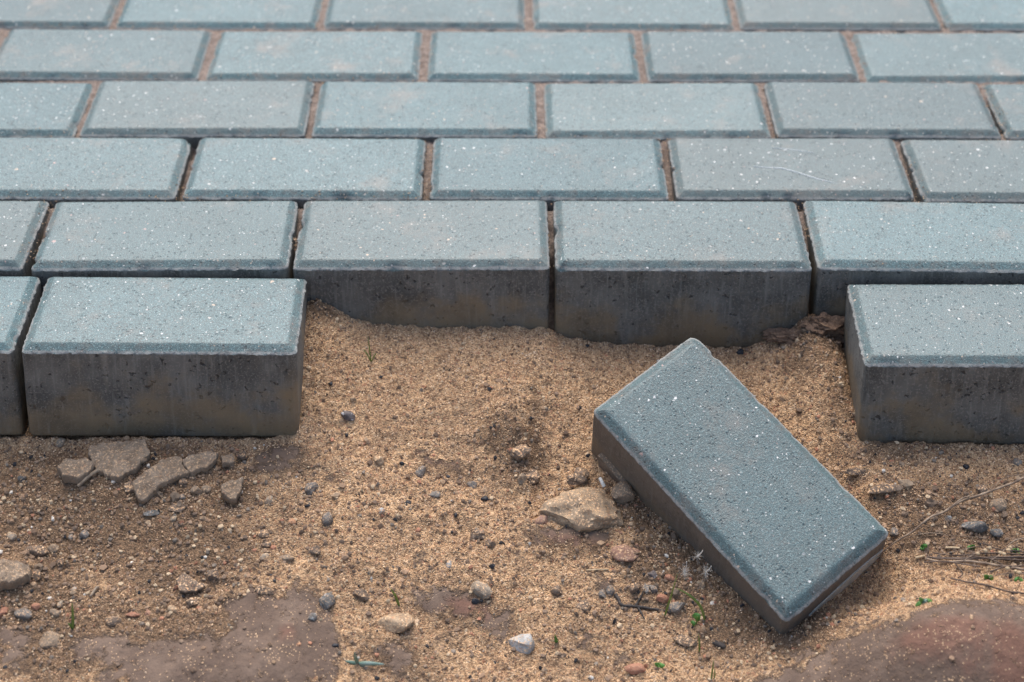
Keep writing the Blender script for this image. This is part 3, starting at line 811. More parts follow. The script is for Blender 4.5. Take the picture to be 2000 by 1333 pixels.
ST = [
  # name, u, v, w, h, material, label, kwargs
  ('soil_clod', 1136, 930, 30, 36, 'clod', 'grey clod standing on the back edge of the beige rock', dict(lift=.006, group=G1)),
  ('soil_clod', 1124, 954, 38, 24, 'clod', 'crumbly clod lying on top of the beige rock', dict(lift=.009, group=G1, rough=.25)),
  ('soil_clod', 1217, 966, 44, 44, 'clay', 'clod wedged between the beige rock and the tilted paver', dict(lift=.003, group=G1)),
  ('soil_clod', 1059, 1015, 34, 26, 'redclay', 'pinkish clod at the lower left of the beige rock', dict(group=G1)),
  ('soil_clod', 1018, 880, 40, 34, 'clod', 'crumbly clod at the top of the dark furrow in the gap', dict(group=G1, rough=.3)),
  ('soil_clod', 1035, 925, 36, 40, 'clod', 'crumbly clod at the lower end of the dark furrow in the gap', dict(group=G1, rough=.3, bury=.5)),
  ('soil_clod', 1223, 1077, 54, 46, 'redclay', 'flat red brown clod along the tilted paver\'s lower side', dict(group=G1, hz=.3)),
  ('soil_clod', 776, 1213, 70, 46, 'tan', 'rounded pinkish beige clod in the lower middle', dict(group=G1, rough=.2, hz=.45)),
  ('soil_clod', 97, 1247, 50, 42, 'clay', 'brown clod alone near the lower left corner', dict(group=G1, hz=.5)),
  ('soil_clod', 72, 1075, 44, 26, 'clod', 'long clod above the broad clay stone at left edge', dict(group=G1)),
  ('soil_clod', 101, 1066, 24, 20, 'clay', 'small square clod at the right of the long left clod', dict(group=G1)),
  ('soil_clod', 72, 1121, 22, 32, 'clod', 'clod against the right end of the broad clay stone', dict(group=G1)),
  ('soil_clod', 118, 1097, 16, 28, 'clod', 'slim upright clod right of the broad clay stone', dict(group=G1)),
  ('soil_clod', 275, 907, 26, 22, 'clay', 'small clod caught between the two largest clay plates', dict(group=G1, lift=.002)),
  ('soil_clod', 357, 942, 20, 18, 'clod', 'topmost crumb in the heap below the clay plates', dict(group=G1)),
  ('soil_clod', 385, 963, 24, 18, 'clay', 'crumb in the middle of the heap below the clay plates', dict(group=G1)),
  ('soil_clod', 403, 958, 20, 16, 'clay', 'crumb at the right of the heap below the clay plates', dict(group=G1)),
  ('soil_clod', 354, 972, 26, 12, 'grey', 'flat crumb at the lower left of the heap below the plates', dict(group=G1)),
  ('soil_clod', 348, 990, 36, 24, 'clod', 'soft clod under the crumb heap below the clay plates', dict(group=G1, hz=.35)),
  ('soil_clod', 418, 1122, 26, 28, 'clod', 'upright clod right of the flat flake in left sand', dict(group=G1)),
  ('soil_clod', 376, 1174, 26, 22, 'clod', 'clod at the upper edge of the lower left clay patch', dict(group=G1)),
  ('soil_clod', 338, 1188, 24, 18, 'tan', 'beige clod beside the red shard at lower left', dict(group=G1)),
  ('soil_clod', 222, 1210, 32, 26, 'clod', 'brown clod just below the red shard at lower left', dict(group=G1)),
  ('soil_clod', 518, 1042, 24, 20, 'clod', 'dark clod left of the grey oval pebble', dict(group=G1)),
  ('soil_clod', 520, 1062, 24, 12, 'clod', 'flat clod under the dark clod left of the oval pebble', dict(group=G1)),
  ('soil_clod', 517, 1153, 34, 24, 'clod', 'clod at the top edge of the big lower clay patch', dict(group=G1, rough=.25)),
  ('soil_clod', 607, 953, 28, 26, 'grey', 'dark speckled clod in the sand below the pink clay patch', dict(group=G1, rough=.25)),
  ('soil_clod', 615, 1077, 28, 20, 'clod', 'faint clod in the middle sand right of the brown pebble', dict(group=G1)),
  ('soil_clod', 705, 1160, 40, 26, 'clod', 'dark clod with pale bits right of the blue grey stone', dict(group=G1, rough=.22)),
  ('soil_clod', 822, 918, 22, 26, 'grey', 'dark grey lump on the clay strip in the gap front', dict(group=G1)),
  ('soil_clod', 922, 943, 22, 18, 'grey', 'grey lump right of the clay strip in the gap front', dict(group=G1)),
  ('soil_clod', 848, 966, 30, 14, 'grey', 'flat grey lump below the clay strip in the gap front', dict(group=G1)),
  ('soil_clod', 933, 1046, 28, 24, 'clod', 'rounded clod midway between beige rock and oval pebble', dict(group=G1, rough=.25)),
  ('soil_clod', 958, 1062, 22, 18, 'clod', 'small clod at the right foot of the rounded middle clod', dict(group=G1)),
  ('soil_clod', 1340, 1250, 46, 26, 'clod', 'brown clod below the grass by the tilted paver', dict(group=G1, hz=.35)),
  ('soil_clod', 1140, 1180, 30, 34, 'clod', 'soft clod left of the dark twig', dict(group=G1, hz=.35)),
  ('soil_clod', 1088, 1150, 24, 30, 'clod', 'upright soft clod on the clay left of the dark twig', dict(group=G1)),
  ('soil_clod', 1238, 1148, 24, 26, 'clod', 'dark clod just above the dark twig', dict(group=G1)),
  ('soil_clod', 1676, 921, 62, 18, 'clod', 'long flat clod touching the tilted paver\'s far right edge', dict(group=G1, hz=.5)),
  ('soil_clod', 1725, 958, 66, 22, 'clod', 'second long clod, lower right of the tilted paver\'s far edge', dict(group=G1, hz=.4)),
  ('soil_clod', 1950, 985, 34, 30, 'clay', 'smooth brown clod under the arching dry stem', dict(group=G1, hz=.35)),
  ('soil_clod', 1916, 953, 24, 22, 'clod', 'small clod touching the arching dry stem from above', dict(group=G1)),
  ('soil_clod', 1580, 630, 84, 52, 'mud', 'crumbly mud lump jammed at the joint in the gap\'s right corner', dict(group=G1, rough=.48, sub=4, bury=.3)),
  ('soil_clod', 1525, 660, 84, 36, 'mud', 'low mud ridge left of the mud lump in the right corner', dict(group=G1, rough=.48, sub=4)),
  ('soil_clod', 1614, 655, 50, 36, 'mud', 'mud ridge between the mud lump and the right end paver', dict(group=G1, rough=.48)),
  ('soil_clod', 648, 606, 26, 12, 'clod', 'thin mud crumb against the paver face in the gap\'s left corner', dict(group=G1, rough=.3)),
  # stones and pebbles
  ('stone', 638, 1172, 32, 40, 'slate', 'blue grey stone beside the big lower clay patch', {}),
  ('stone', 1023, 1252, 54, 46, 'quartz', 'whitish quartz stone near the bottom middle', dict(hz=.5)),
  ('stone', 939, 1150, 48, 34, 'pale', 'pale angular stone above the whitish quartz stone', dict(rz=-25, sharp=12)),
  ('stone', 680, 813, 30, 22, 'mixed', 'dark stone with a white side on the sand right of the end paver', {}),
  ('stone', 739, 896, 24, 30, 'tan', 'pointed tan stone at the left end of the clay strip', {}),
  ('stone', 1292, 1171, 26, 20, 'brick', 'red pebble beside the grass at the tilted paver', {}),
  ('stone', 1321, 1186, 34, 24, 'grey', 'grey pitted stone right of the red pebble', {}),
  ('stone', 1275, 1149, 20, 24, 'grey', 'upright grey chip left of the grass by the tilted paver', dict(sharp=12)),
  ('stone', 1262, 1151, 14, 26, 'grey', 'thin grey chip paired with the upright grey chip', dict(sharp=12)),
  ('stone', 1275, 1120, 18, 22, 'mixed', 'dark speckled chip above the two grey chips', {}),
  ('stone', 1192, 1155, 20, 22, 'grey', 'grey chip touching the left end of the dark twig', dict(sharp=12)),
  ('stone', 1177, 1159, 20, 20, 'grey', 'grey chip left of the chip at the twig end', dict(sharp=12)),
  ('stone', 1307, 1127, 22, 14, 'brick', 'brown chip leaning at the root of the seed heads', dict(rz=-35)),
  ('stone', 1372, 1138, 18, 20, 'clay', 'small brown stone under the right seed head', {}),
  ('stone', 1904, 1030, 46, 30, 'slate', 'grey green stone below the arching dry stem', dict(rz=-25)),
  ('stone', 1945, 1037, 28, 20, 'slate', 'darker stone right of the grey green stone', dict(rz=-10)),
  ('stone', 1746, 1037, 20, 20, 'grey', 'dark stone touching the right corner of the tilted paver', {}),
  ('stone', 1887, 911, 14, 13, 'coal', 'round black stone in the sand below the right end paver', {}),
  ('stone', 1852, 1008, 16, 16, 'slate', 'small dark stone directly under the arching dry stem', {}),
  ('stone', 1988, 902, 20, 18, 'grey', 'dark stone at the right picture edge below the end paver', {}),
  ('pebble', 640, 1011, 22, 28, 'grey', 'grey oval pebble standing on the middle sand', dict(sharp=2, rough=.06, group=G3, hz=.8, rz=-15)),
  ('pebble', 571, 1018, 15, 15, 'orange', 'orange pebble left of the grey oval pebble', dict(sharp=4, group=G3)),
  ('pebble', 525, 974, 16, 22, 'pale', 'upright beige pebble below the pink clay patch', dict(sharp=4, group=G3)),
  ('pebble', 517, 1085, 20, 14, 'pale', 'pale oval pebble on the middle left sand', dict(sharp=3, group=G3, rz=20)),
  ('pebble', 560, 1090, 30, 16, 'clay', 'brown oval pebble right of the pale oval pebble', dict(sharp=3, group=G3)),
  ('pebble', 744, 997, 14, 16, 'quartz', 'small whitish pebble right of the grey oval pebble', dict(group=G3)),
  ('pebble', 610, 1210, 20, 18, 'slate', 'bluish pebble below the blue grey stone', dict(group=G3)),
  ('pebble', 45, 1197, 38, 22, 'grey', 'smooth grey pebble near the left edge, low down', dict(sharp=3, rough=.07, group=G3, rz=-15)),
  ('pebble', 118, 1175, 12, 18, 'pale', 'upright beige pebble near the left grass blade', dict(sharp=3, group=G3)),
  ('pebble', 108, 1196, 24, 16, 'clay', 'brown pebble below the upright beige pebble at left', dict(group=G3)),
  ('pebble', 70, 1184, 18, 16, 'brick', 'red brown pebble above the smooth grey pebble', dict(group=G3)),
  ('pebble', 7, 1190, 18, 28, 'brick', 'red stone cut by the left picture edge', dict(group=G3)),
  ('pebble', 22, 1045, 20, 20, 'pale', 'beige pebble near the left edge under the end paver', dict(group=G3)),
  ('pebble', 165, 1044, 20, 20, 'grey', 'pale grey pebble in the brown left sand', dict(group=G3)),
  ('pebble', 138, 1046, 11, 13, 'grey', 'tiny grey pebble left of the pale grey pebble', dict(group=G3)),
  ('pebble', 43, 937, 18, 14, 'slate', 'dark blue pebble left of the clay plates', dict(group=G3)),
  ('pebble', 118, 862, 18, 22, 'pale', 'beige pebble at the foot of the left end paver', dict(group=G3)),
  ('pebble', 295, 1005, 32, 15, 'slate', 'flat slate pebble below the long bent clay plate', dict(hz=.5, group=G3)),
  ('pebble', 338, 1014, 12, 14, 'pale', 'small pale pebble right of the flat slate pebble', dict(group=G3)),
  ('pebble', 145, 1149, 10, 10, 'quartz', 'small round grey white pebble above the left grass blade', dict(sharp=0, rough=.03, group=G3)),
  ('pebble', 258, 1101, 7, 7, 'white', 'tiny pure white bead on the left sand', dict(sharp=0, rough=.02, group=G3)),
  ('pebble', 1155, 1322, 10, 10, 'quartz', 'small pale pebble at the bottom edge right of middle', dict(sharp=2, group=G3)),
  ('pebble', 1192, 1138, 9, 10, 'orange', 'tiny tan pebble above the dark twig', dict(group=G3)),
  ('pebble', 876, 1098, 14, 18, 'quartz', 'chalky pebble in the middle of the lower sand', dict(group=G3)),
  ('pebble', 583, 1262, 10, 8, 'orange', 'tan pebble lying alone on the big lower clay patch', dict(group=G3)),
  ('pebble', 690, 782, 12, 10, 'tan', 'yellowish pebble above the dark stone with white side', dict(group=G3)),
  ('brick_chip', 260, 1197, 30, 13, 'brick', 'thin red brick shard on the lower left sand', dict(cat='chip', group='red chips', hz=.5)),
  ('brick_chip', 1241, 1308, 52, 22, 'brick', 'terracotta chip at the bottom right of middle', dict(cat='chip', group='red chips', hz=.45, rz=18)),
  ('coal_bit', 455, 861, 16, 14, 'coal', 'black coal bit in front of the left end paver', dict(cat='coal', group=G2, sharp=14)),
  ('coal_bit', 205, 1108, 14, 12, 'coal', 'black coal bit in the lower left sand', dict(cat='coal', group=G2, sharp=14)),
  ('coal_bit', 193, 1083, 11, 11, 'coal', 'smaller coal bit above the lower left coal bit', dict(cat='coal', group=G2, sharp=14)),
  ('coal_bit', 677, 850, 9, 10, 'coal', 'coal bit below the dark stone with white side', dict(cat='coal', group=G2, sharp=14)),
  ('coal_bit', 796, 980, 14, 16, 'coal', 'coal bit below the middle clay strip', dict(cat='coal', group=G2, sharp=14)),
  ('coal_bit', 890, 1006, 8, 16, 'coal', 'slim coal bit left of the rounded middle clod', dict(cat='coal', group=G2, sharp=14)),
  ('coal_bit', 947, 975, 18, 12, 'coal', 'coal bit between beige rock and clay strip', dict(cat='coal', group=G2, sharp=14)),
  ('coal_bit', 876, 930, 11, 8, 'coal', 'tiny coal bit on the middle clay strip', dict(cat='coal', group=G2, sharp=14)),
  ('coal_bit', 785, 908, 10, 10, 'coal', 'coal bit at the left of the middle clay strip', dict(cat='coal', group=G2, sharp=14)),
  ('coal_bit', 961, 1106, 15, 12, 'coal', 'coal bit on the clay in the lower middle', dict(cat='coal', group=G2, sharp=14)),
  ('coal_bit', 929, 1173, 18, 16, 'coal', 'coal bit left below the pale angular stone', dict(cat='coal', group=G2, sharp=14)),
  ('coal_bit', 600, 988, 12, 8, 'coal', 'coal bit left above the grey oval pebble', dict(cat='coal', group=G2, sharp=14)),
  ('coal_bit', 655, 1263, 16, 9, 'coal', 'coal bit at the right edge of the big lower clay patch', dict(cat='coal', group=G2, sharp=14)),
  ('coal_bit', 1149, 886, 9, 9, 'coal', 'coal bit at the left corner of the tilted paver', dict(cat='coal', group=G2, sharp=14)),
  ('coal_bit', 1147, 674, 9, 8, 'coal', 'coal bit at the foot of the paver face in the gap', dict(cat='coal', group=G2, sharp=14)),
  ('coal_bit', 1445, 686, 16, 14, 'coal', 'coal bit near the mud ridge behind the tilted paver', dict(cat='coal', group=G2, sharp=14)),
  ('coal_bit', 744, 735, 9, 7, 'coal', 'upper coal bit of the pair in the bright sand', dict(cat='coal', group=G2, sharp=14)),
  ('coal_bit', 646, 750, 10, 10, 'coal', 'coal bit in the sand close beside the left end paver', dict(cat='coal', group=G2, sharp=14)),
  ('bark_bit', 1404, 1254, 32, 14, 'bark', 'dark bark sliver in front of the tilted paver', dict(cat='bark', group=None, hz=.5, rz=-25)),
]
for (nm, u, v, w, h, mt, lab, kw) in ST:
    stone(nm, u, v, w, h, mt, lab, **kw)

# thin flake leaning on the tilted paver's long side
p1 = survey(1186, 905, .012); p2 = survey(1238, 964, .012)
fv, ff = [], []
LRn = q.to_matrix()
face_o = loose.location + LRn @ Vector((-.1, -.05, 0))
ex, ez, ey = LRn @ Vector((1, 0, 0)), LRn @ Vector((0, 0, 1)), LRn @ Vector((0, -1, 0))
prof = [(.012, -.050), (.018, -.0485), (.030, -.050), (.042, -.0525), (.052, -.055), (.052, -.070), (.035, -.072), (.014, -.068)]
vs_ = []
for dpt in (.0002, .0042):
    for a_, b_ in prof: vs_.append(face_o + ex * a_ + ez * (b_ + (0 if dpt < .001 else -.0008)) + ey * dpt)
n_ = len(prof)
fs_ = [tuple(range(n_)), tuple(range(2 * n_ - 1, n_ - 1, -1))] + [(i, (i + 1) % n_, n_ + (i + 1) % n_, n_ + i) for i in range(n_)]
fm = join_mesh('stone_flake', [(vs_, fs_)], vs_[0]); fo = link('stone_flake', fm, M['clay']); fo.location = vs_[0]
for pl in fm.polygons: pl.use_smooth = False
tag(fo, 'thin brown flake pressed against the long side of the tilted paver', 'flake')

# pale cement skin left on the short side of the tilted paver
cs = []
pts = [(-.030, -.0335), (-.020, -.028), (-.004, -.0245), (.015, -.0225), (.034, -.0225), (.046, -.0255), (.046, -.075), (-.030, -.075)]
for dpt in (-.0006, .0007):
    for a_, b_ in pts: cs.append(Vector((.1 + dpt, a_, b_)))
n_ = len(pts)
sm_ = join_mesh('cement_skin', [(cs, [tuple(range(n_))[::-1], tuple(range(n_, 2 * n_))] + [(i, (i + 1) % n_, n_ + (i + 1) % n_, n_ + i) for i in range(n_)])], (0, 0, 0))
for pl in sm_.polygons: pl.use_smooth = False
so_ = link('cement_skin', sm_, M['smear'], loose); so_['label'] = 'pale cement skin on the paver\'s lower short side'

# ------------------------------------------------------------------ twigs, straw, stems
def twig(name, lines, mat, label, cat, group=None, r=(.0007, .0004), lift=.0012, wob=.25):
    parts = []; org = None
    for k, L in enumerate(lines):
        rr = r if not isinstance(L[0], str) else r
        P = [S(u, v, up) for (u, v, up) in L]
        if org is None: org = P[0]
        f = 1 if k == 0 else .7
        f *= .68 if name == 'dry_stem' else 1
        parts.append(tube_data(P, r[0] * f, r[1] * f, 6, wob, k))
    o = link(name, join_mesh(name, parts, org), M[mat]); o.location = org
    return tag(o, label, cat, group)
def Z6(L, up=.0012): return [(1000 + x / 2.65, 830 + y / 2.65, up) for x, y in L]
def Z8(L, up=.0012): return [(1650 + x / 4.166, 880 + y / 4.166, up) for x, y in L]
twig('twig', [Z6([(535, 880), (552, 905), (568, 935), (640, 936), (720, 950), (790, 968), (822, 985)]), Z6([(640, 934), (660, 905), (684, 868)]), Z6([(655, 940), (668, 980), (686, 1016)])], 'bark', 'dark forked twig lying in front of the tilted paver', 'twig', r=(.0014, .0006))
twig('straw', [Z6([(385, 757), (440, 752), (500, 750)])], 'straw', 'short yellow straw left of the tilted paver\'s lower side', 'straw', r=(.0007, .0006), wob=.1)
twig('wood_splinter', [[(194, 922, .004), (175, 937, .0035), (153, 954, .003)]], 'wood', 'weathered wood splinter below the blocky clay lump', 'wood', r=(.0016, .0013), wob=.1)
twig('wood_splinter', [[(176, 1164, .002), (188, 1150, .002), (192, 1147, .002)]], 'wood', 'short wood splinter in the lower left sand', 'wood', r=(.0011, .0009), wob=.1)
twig('seed_husk', [[(1172, 934, .008), (1176, 943, .007), (1180, 951, .005)]], 'white', 'small white husk sticking up behind the beige rock', 'husk', r=(.0013, .0017), wob=.05)
SG = 'dry plant stems at the right edge'
twig('dry_stem', [Z8([(265, 850), (420, 740), (560, 650), (690, 560), (800, 500), (940, 430)], .006) + Z8([(1090, 380), (1230, 320), (1370, 265), (1480, 225)], .016) + Z8([(1700, 150)], .02), Z8([(850, 470), (940, 420), (1010, 385)], .012)], 'stem', 'long arching dry stem rising from the tilted paver\'s right corner', 'dry stem', SG, r=(.0008, .0016))
twig('dry_stem', [Z8([(1130, 360), (1200, 300), (1280, 240), (1370, 205), (1470, 190), (1600, 190)], .014)], 'stem', 'thin curled dry stem branching above the long arching stem', 'dry stem', SG, r=(.0004, .0005))
twig('dry_stem', [Z8([(490, 712), (600, 685), (720, 672), (850, 680), (960, 690), (1060, 710), (1140, 720)], .003)], 'stem', 'hair thin dry stem under the long arching stem', 'dry stem', SG, r=(.0004, .0003))
twig('dry_stem', [Z8([(650, 893), (800, 905), (1000, 915), (1240, 945), (1450, 975), (1700, 1000)], .006)], 'stem', 'thickest pale stem along the bottom of the stem bundle', 'dry stem', SG, r=(.0011, .0015))
twig('dry_stem', [Z8([(660, 885), (850, 880), (1050, 880), (1300, 875), (1600, 880)], .004), Z8([(700, 895), (900, 900), (1200, 900), (1600, 915)], .003)], 'darkstem', 'dark doubled stem lying flat in the stem bundle', 'dry stem', SG, r=(.0010, .0012))
twig('dry_stem', [Z8([(750, 860), (900, 820), (1060, 795), (1120, 800)], .006)], 'stem', 'short stem fanning upward from the stem bundle', 'dry stem', SG, r=(.0005, .0004))
BENT = twig('dry_stem', [Z8([(950, 915), (1040, 865), (1130, 815), (1180, 810)], .010)], 'stem', 'bent stem with buds crossing the stem bundle', 'dry stem', SG, r=(.0005, .0005))
RISE = twig('dry_stem', [Z8([(1190, 905), (1260, 860), (1310, 800), (1370, 755), (1450, 720), (1560, 690)], .012)], 'stem', 'rising budded stem at the right end of the stem bundle', 'dry stem', SG, r=(.0005, .0006))
PALE = twig('dry_stem', [Z8([(1170, 1060), (1250, 1025), (1330, 1010), (1460, 1015), (1600, 1020)], .005)], 'stem', 'thin pale stem below the stem bundle', 'dry stem', SG, r=(.0005, .0004))
twig('dry_stem', [Z8([(860, 1060), (980, 1080), (1150, 1120), (1320, 1150), (1460, 1170), (1650, 1200)], .002), Z8([(900, 940), (940, 985), (960, 1010), (920, 1050)], .002)], 'darkstem', 'dark root lying along the edge of the clay mound', 'root', SG, r=(.0009, .0009))
twig('straw', [Z8([(575, 893), (610, 888), (650, 884)])], 'straw', 'pale straw stub at the left end of the stem bundle', 'straw', r=(.0011, .0008), wob=.1)
twig('straw', [Z8([(820, 782), (880, 790), (935, 800)])], 'straw', 'short pale straw above the stem bundle', 'straw', r=(.0009, .0008), wob=.1)
for k_, (L_, lab_) in enumerate([
    ([(720, 850), (900, 862), (1150, 850), (1400, 862), (1650, 850)], 'dark stem along the top of the stem bundle'),
    ([(1000, 870), (1180, 905), (1330, 960), (1480, 1010), (1650, 1060)], 'dark stem slanting down across the stem bundle'),
    ([(1120, 760), (1260, 800), (1400, 835), (1650, 860)], 'thin dark stem slanting above the stem bundle'),
    ([(1180, 1000), (1300, 960), (1440, 930), (1650, 900)], 'thin stem rising through the lower stem bundle'),
    ([(640, 940), (800, 925), (940, 935), (1100, 960)], 'loose dark stem under the left end of the stem bundle')]):
    twig('dry_stem', [Z8(L_, .003 + .0015 * k_)], 'darkstem', lab_, 'dry stem', SG, r=(.0007, .0007))
# seed buds on the dry stems
for k, (st_, x, y, up) in enumerate([(BENT, 1175, 815, .011), (BENT, 1140, 835, .011), (RISE, 1262, 848, .012), (RISE, 1290, 858, .012), (RISE, 1330, 815, .013), (BENT, 1080, 848, .010), (PALE, 1320, 985, .006), (PALE, 1390, 995, .006), (PALE, 1415, 1008, .006), (RISE, 1345, 790, .013)]):
    pt = S(1650 + x / 4.166, 880 + y / 4.166, up)
    o = link('bud', rock_mesh('bud', .0018, .0014, .0013, 800 + k, 2, .08, 2), M['straw'], st_); o.location = pt - st_.location

# ------------------------------------------------------------------ small plants
def plant(name, blades, label, group='small green plants in the sand', cat='plant', part='blade', mat='grass'):
    org = None; root = None
    for (L, w, mt) in blades:
        P = [S(u, v) if up == 0 else S0(u, v, up, L[0]) for (u, v, up) in L]
        if org is None:
            org = P[0]; root = tag(empty(name, org), label, cat, group)
        o = link(part if w >= 0 else 'stalk', join_mesh(part, [blade_data(P, abs(w)) if w > 0 else tube_data(P, -w, -w * .6, 5)], org), M[mt or mat], root)
    return root
def S0(u, v, up, base):
    """a point up metres above the ground, standing at the depth of the plant's foot"""
    b0 = S(base[0], base[1]); d = ray(u, v)
    # plane through the foot facing the horizontal view direction
    t = (b0.y - .35 * up) / d[1]
    p = CAM + d * t
    return Vector((float(p[0]), float(p[1]), max(float(p[2]), float(gz(p[0], p[1])) + .001)))
PG = 'small green plants in the sand'
def zz(L): return [(1000 + x / 2.65, 830 + y / 2.65, up) for x, y, up in L]
plant('grass_tuft', [(zz([(790, 1003, 0), (803, 950, .01), (822, 890, .02), (858, 765, .04)]), .0016, None),
                     (zz([(997, 1022, 0), (990, 980, .01), (968, 930, .02), (915, 880, .03), (850, 845, .035)]), .0019, None)], 'two long grass blades bending beside the tilted paver', PG)
plant('seedling', [(zz([(955, 1030, 0), (957, 1010, .005), (960, 993, .008)]), -.0006, 'grass'), (zz([(945, 1003, .006), (960, 992, .009), (976, 984, .010)]), .0062, 'leaf'), (zz([(930, 1030, .001), (940, 1026, .003), (950, 1022, .002)]), .004, 'leaf')], 'round leafed seedling between the two long grass blades', PG, part='leaf')
plant('grass_tuft', [(zz([(968, 1182, 0), (970, 1140, .006), (965, 1078, .016)]), .0013, None)], 'single fine grass blade below the round leafed seedling', PG)
plant('grass_tuft', [(zz([(1030, 1325, 0), (1036, 1280, .008), (1045, 1210, .02)]), .0013, None), (zz([(1045, 1322, 0), (1050, 1290, .006), (1046, 1262, .01)]), .0011, None)], 'brownish grass blades at the bottom edge', PG)
plant('grass_tuft', [([(142, 1230, 0), (142.5, 1205, .008), (141, 1178, .016)], .0022, None), ([(141, 1228, 0), (138, 1222, .003), (132, 1217, .005)], .0018, None)], 'bright upright grass blade near the lower left corner', PG)
plant('grass_tuft', [([(725, 704, 0), (722, 685, .006), (719, 658, .014)], .0010, None), ([(724, 703, 0), (717, 692, .004), (710, 684, .006)], .0010, None), ([(726, 703, 0), (732, 694, .003), (736, 690, .004)], .0009, None)], 'fine grass sprout in the bright sand of the gap', PG)
plant('grass_tuft', [([(779, 1183, 0), (773, 1166, .006), (762, 1148, .012)], .0019, None), ([(780, 1184, 0), (776, 1172, .004), (772, 1158, .008)], .0014, None)], 'short grass sprout above the pinkish beige clod', PG)
plant('seedling', [([(700, 1297, 0), (720, 1296, .004), (752, 1298, .003)], .0030, 'blueleaf'), ([(700, 1297, 0), (688, 1296, .003), (674, 1296, .002)], .0026, 'blueleaf'), ([(699, 1297, 0), (695, 1286, .006), (692, 1274, .011)], .0026, 'blueleaf'), ([(702, 1298, 0), (708, 1303, .002), (714, 1305, .002)], .0022, 'blueleaf')], 'narrow leafed blue green seedling at the bottom left of middle', PG, part='leaf')
plant('seedling', [([(1088, 1259, 0), (1086, 1250, .004), (1084, 1240, .008)], .0026, 'leaf'), ([(1088, 1259, 0), (1082, 1261, .001), (1076, 1263, .001)], .0012, 'straw')], 'tiny single leaf right of the whitish quartz stone', PG, part='leaf')
plant('seedling', [([(1805, 1180, 0), (1796, 1185, .003), (1787, 1190, .002)], .0044, 'leaf'), ([(1805, 1180, 0), (1813, 1179, .003), (1821, 1177, .003)], .0036, 'leaf'), ([(1804, 1180, 0), (1800, 1173, .005), (1795, 1168, .007)], .0034, 'leaf'), ([(1805, 1180, .001), (1806, 1178, .004), (1807, 1176, .005)], .0050, 'blueleaf'), ([(1804, 1181, 0), (1806, 1185, .003), (1808, 1188, .002)], .0034, 'blueleaf')], 'star shaped seedling on the big clay mound', PG, part='leaf')
def sprig(u, v, k, lab, mt='leaf'):
    rr = random.Random(k); bl = []
    for i in range(k % 3 + 3):
        a = rr.uniform(0, 6.28); L = rr.uniform(7, 13)
        bl.append(([(u, v, 0), (u + L * .5 * math.cos(a), v - 3 + L * .3 * math.sin(a), .004), (u + L * math.cos(a), v - 4 + L * .6 * math.sin(a), .005)], rr.uniform(.003, .0045), mt))
    plant('seedling', bl, lab, PG, part='leaf')
sprig(1801, 1072, 4, 'green seedling above the left end of the stem bundle')
sprig(1898, 1072, 9, 'larger green seedling above the middle of the stem bundle')
sprig(1930, 1133, 5, 'green seedling below the middle of the stem bundle')
sprig(1990, 1138, 8, 'green seedling below the stem bundle at the right edge')
sprig(1985, 1080, 10, 'dark green seedling above the stem bundle at the right edge')
sprig(1287, 1303, 3, 'pale tiny seedling right of the terracotta chip')

# dandelion seeds caught on the paver side: stalk, bristles
hp = zz([(905, 765, .03)])[0]
def seed_head(cx, cy, label, k, n=44, rad=.0062):
    foot = (1000 + 900 / 2.65, 830 + 830 / 2.65, 0)
    c = S0(1000 + cx / 2.65, 830 + cy / 2.65, .03, foot)
    root = tag(empty('dandelion_seed', c), label, 'seed head', 'dandelion seeds by the tilted paver')
    rr = random.Random(k); parts = []
    for i in range(n):
        d = Vector((rr.gauss(0, 1), rr.gauss(0, 1), rr.gauss(0, 1) + .3)).normalized() * rad * rr.uniform(.6, 1.1)
        parts.append(tube_data([c, c + d * .5 + Vector((0, 0, .0003)), c + d], .00007, .00004, 3))
    link('bristles', join_mesh('bristles', parts, c), M['fluff'], root)
    e = c + Vector((rr.uniform(-.003, .003), 0, .010)) if k % 2 else c + Vector((.004, 0, .006))
    link('stalk', join_mesh('stalk', [tube_data([c, (c + e) * .5 + Vector((.0006, 0, 0)), e], .0004, .0003, 5)], c), M['fluff'], root)
seed_head(890, 765, 'left tuft of dandelion seed fluff beside the tilted paver', 1)
seed_head(955, 685, 'topmost tuft of dandelion seed fluff beside the tilted paver', 2, 36, .0055)
seed_head(1000, 765, 'right tuft of dandelion seed fluff beside the tilted paver', 4)

# scrape marks on the paver in the fourth row
par = PAV['D', 4]
def scratch(pts, w):
    vs2, fs2 = [], []
    n = len(pts)
    for i, (x, y) in enumerate(pts):
        ww = w * (.25 + math.sin(math.pi * (i + .4) / n))
        vs2 += [Vector((x, y - ww, .00035)), Vector((x, y + ww, .00035)), Vector((x, y + ww, -.0004)), Vector((x, y - ww, -.0004))]
    for i in range(n - 1):
        a, b = 4 * i, 4 * i + 4
        for j in range(4): fs2.append((a + j, b + j, b + (j + 1) % 4, a + (j + 1) % 4))
    fs2 += [(3, 2, 1, 0), (4 * n - 4, 4 * n - 3, 4 * n - 2, 4 * n - 1)]
    o_ = link('scrape_mark', join_mesh('scrape_mark', [(vs2, fs2)], (0, 0, 0)), M['scratch'], par)
    o_['label'] = 'whitish scrape mark on the paver face'
scratch([(-.030, -.0050), (-.018, -.0070), (-.006, -.0080), (.006, -.0150), (.020, -.0245), (.034, -.0315)], .00035)
scratch([(-.010, .0260), (.006, .0230), (.024, .0180)], .00018)

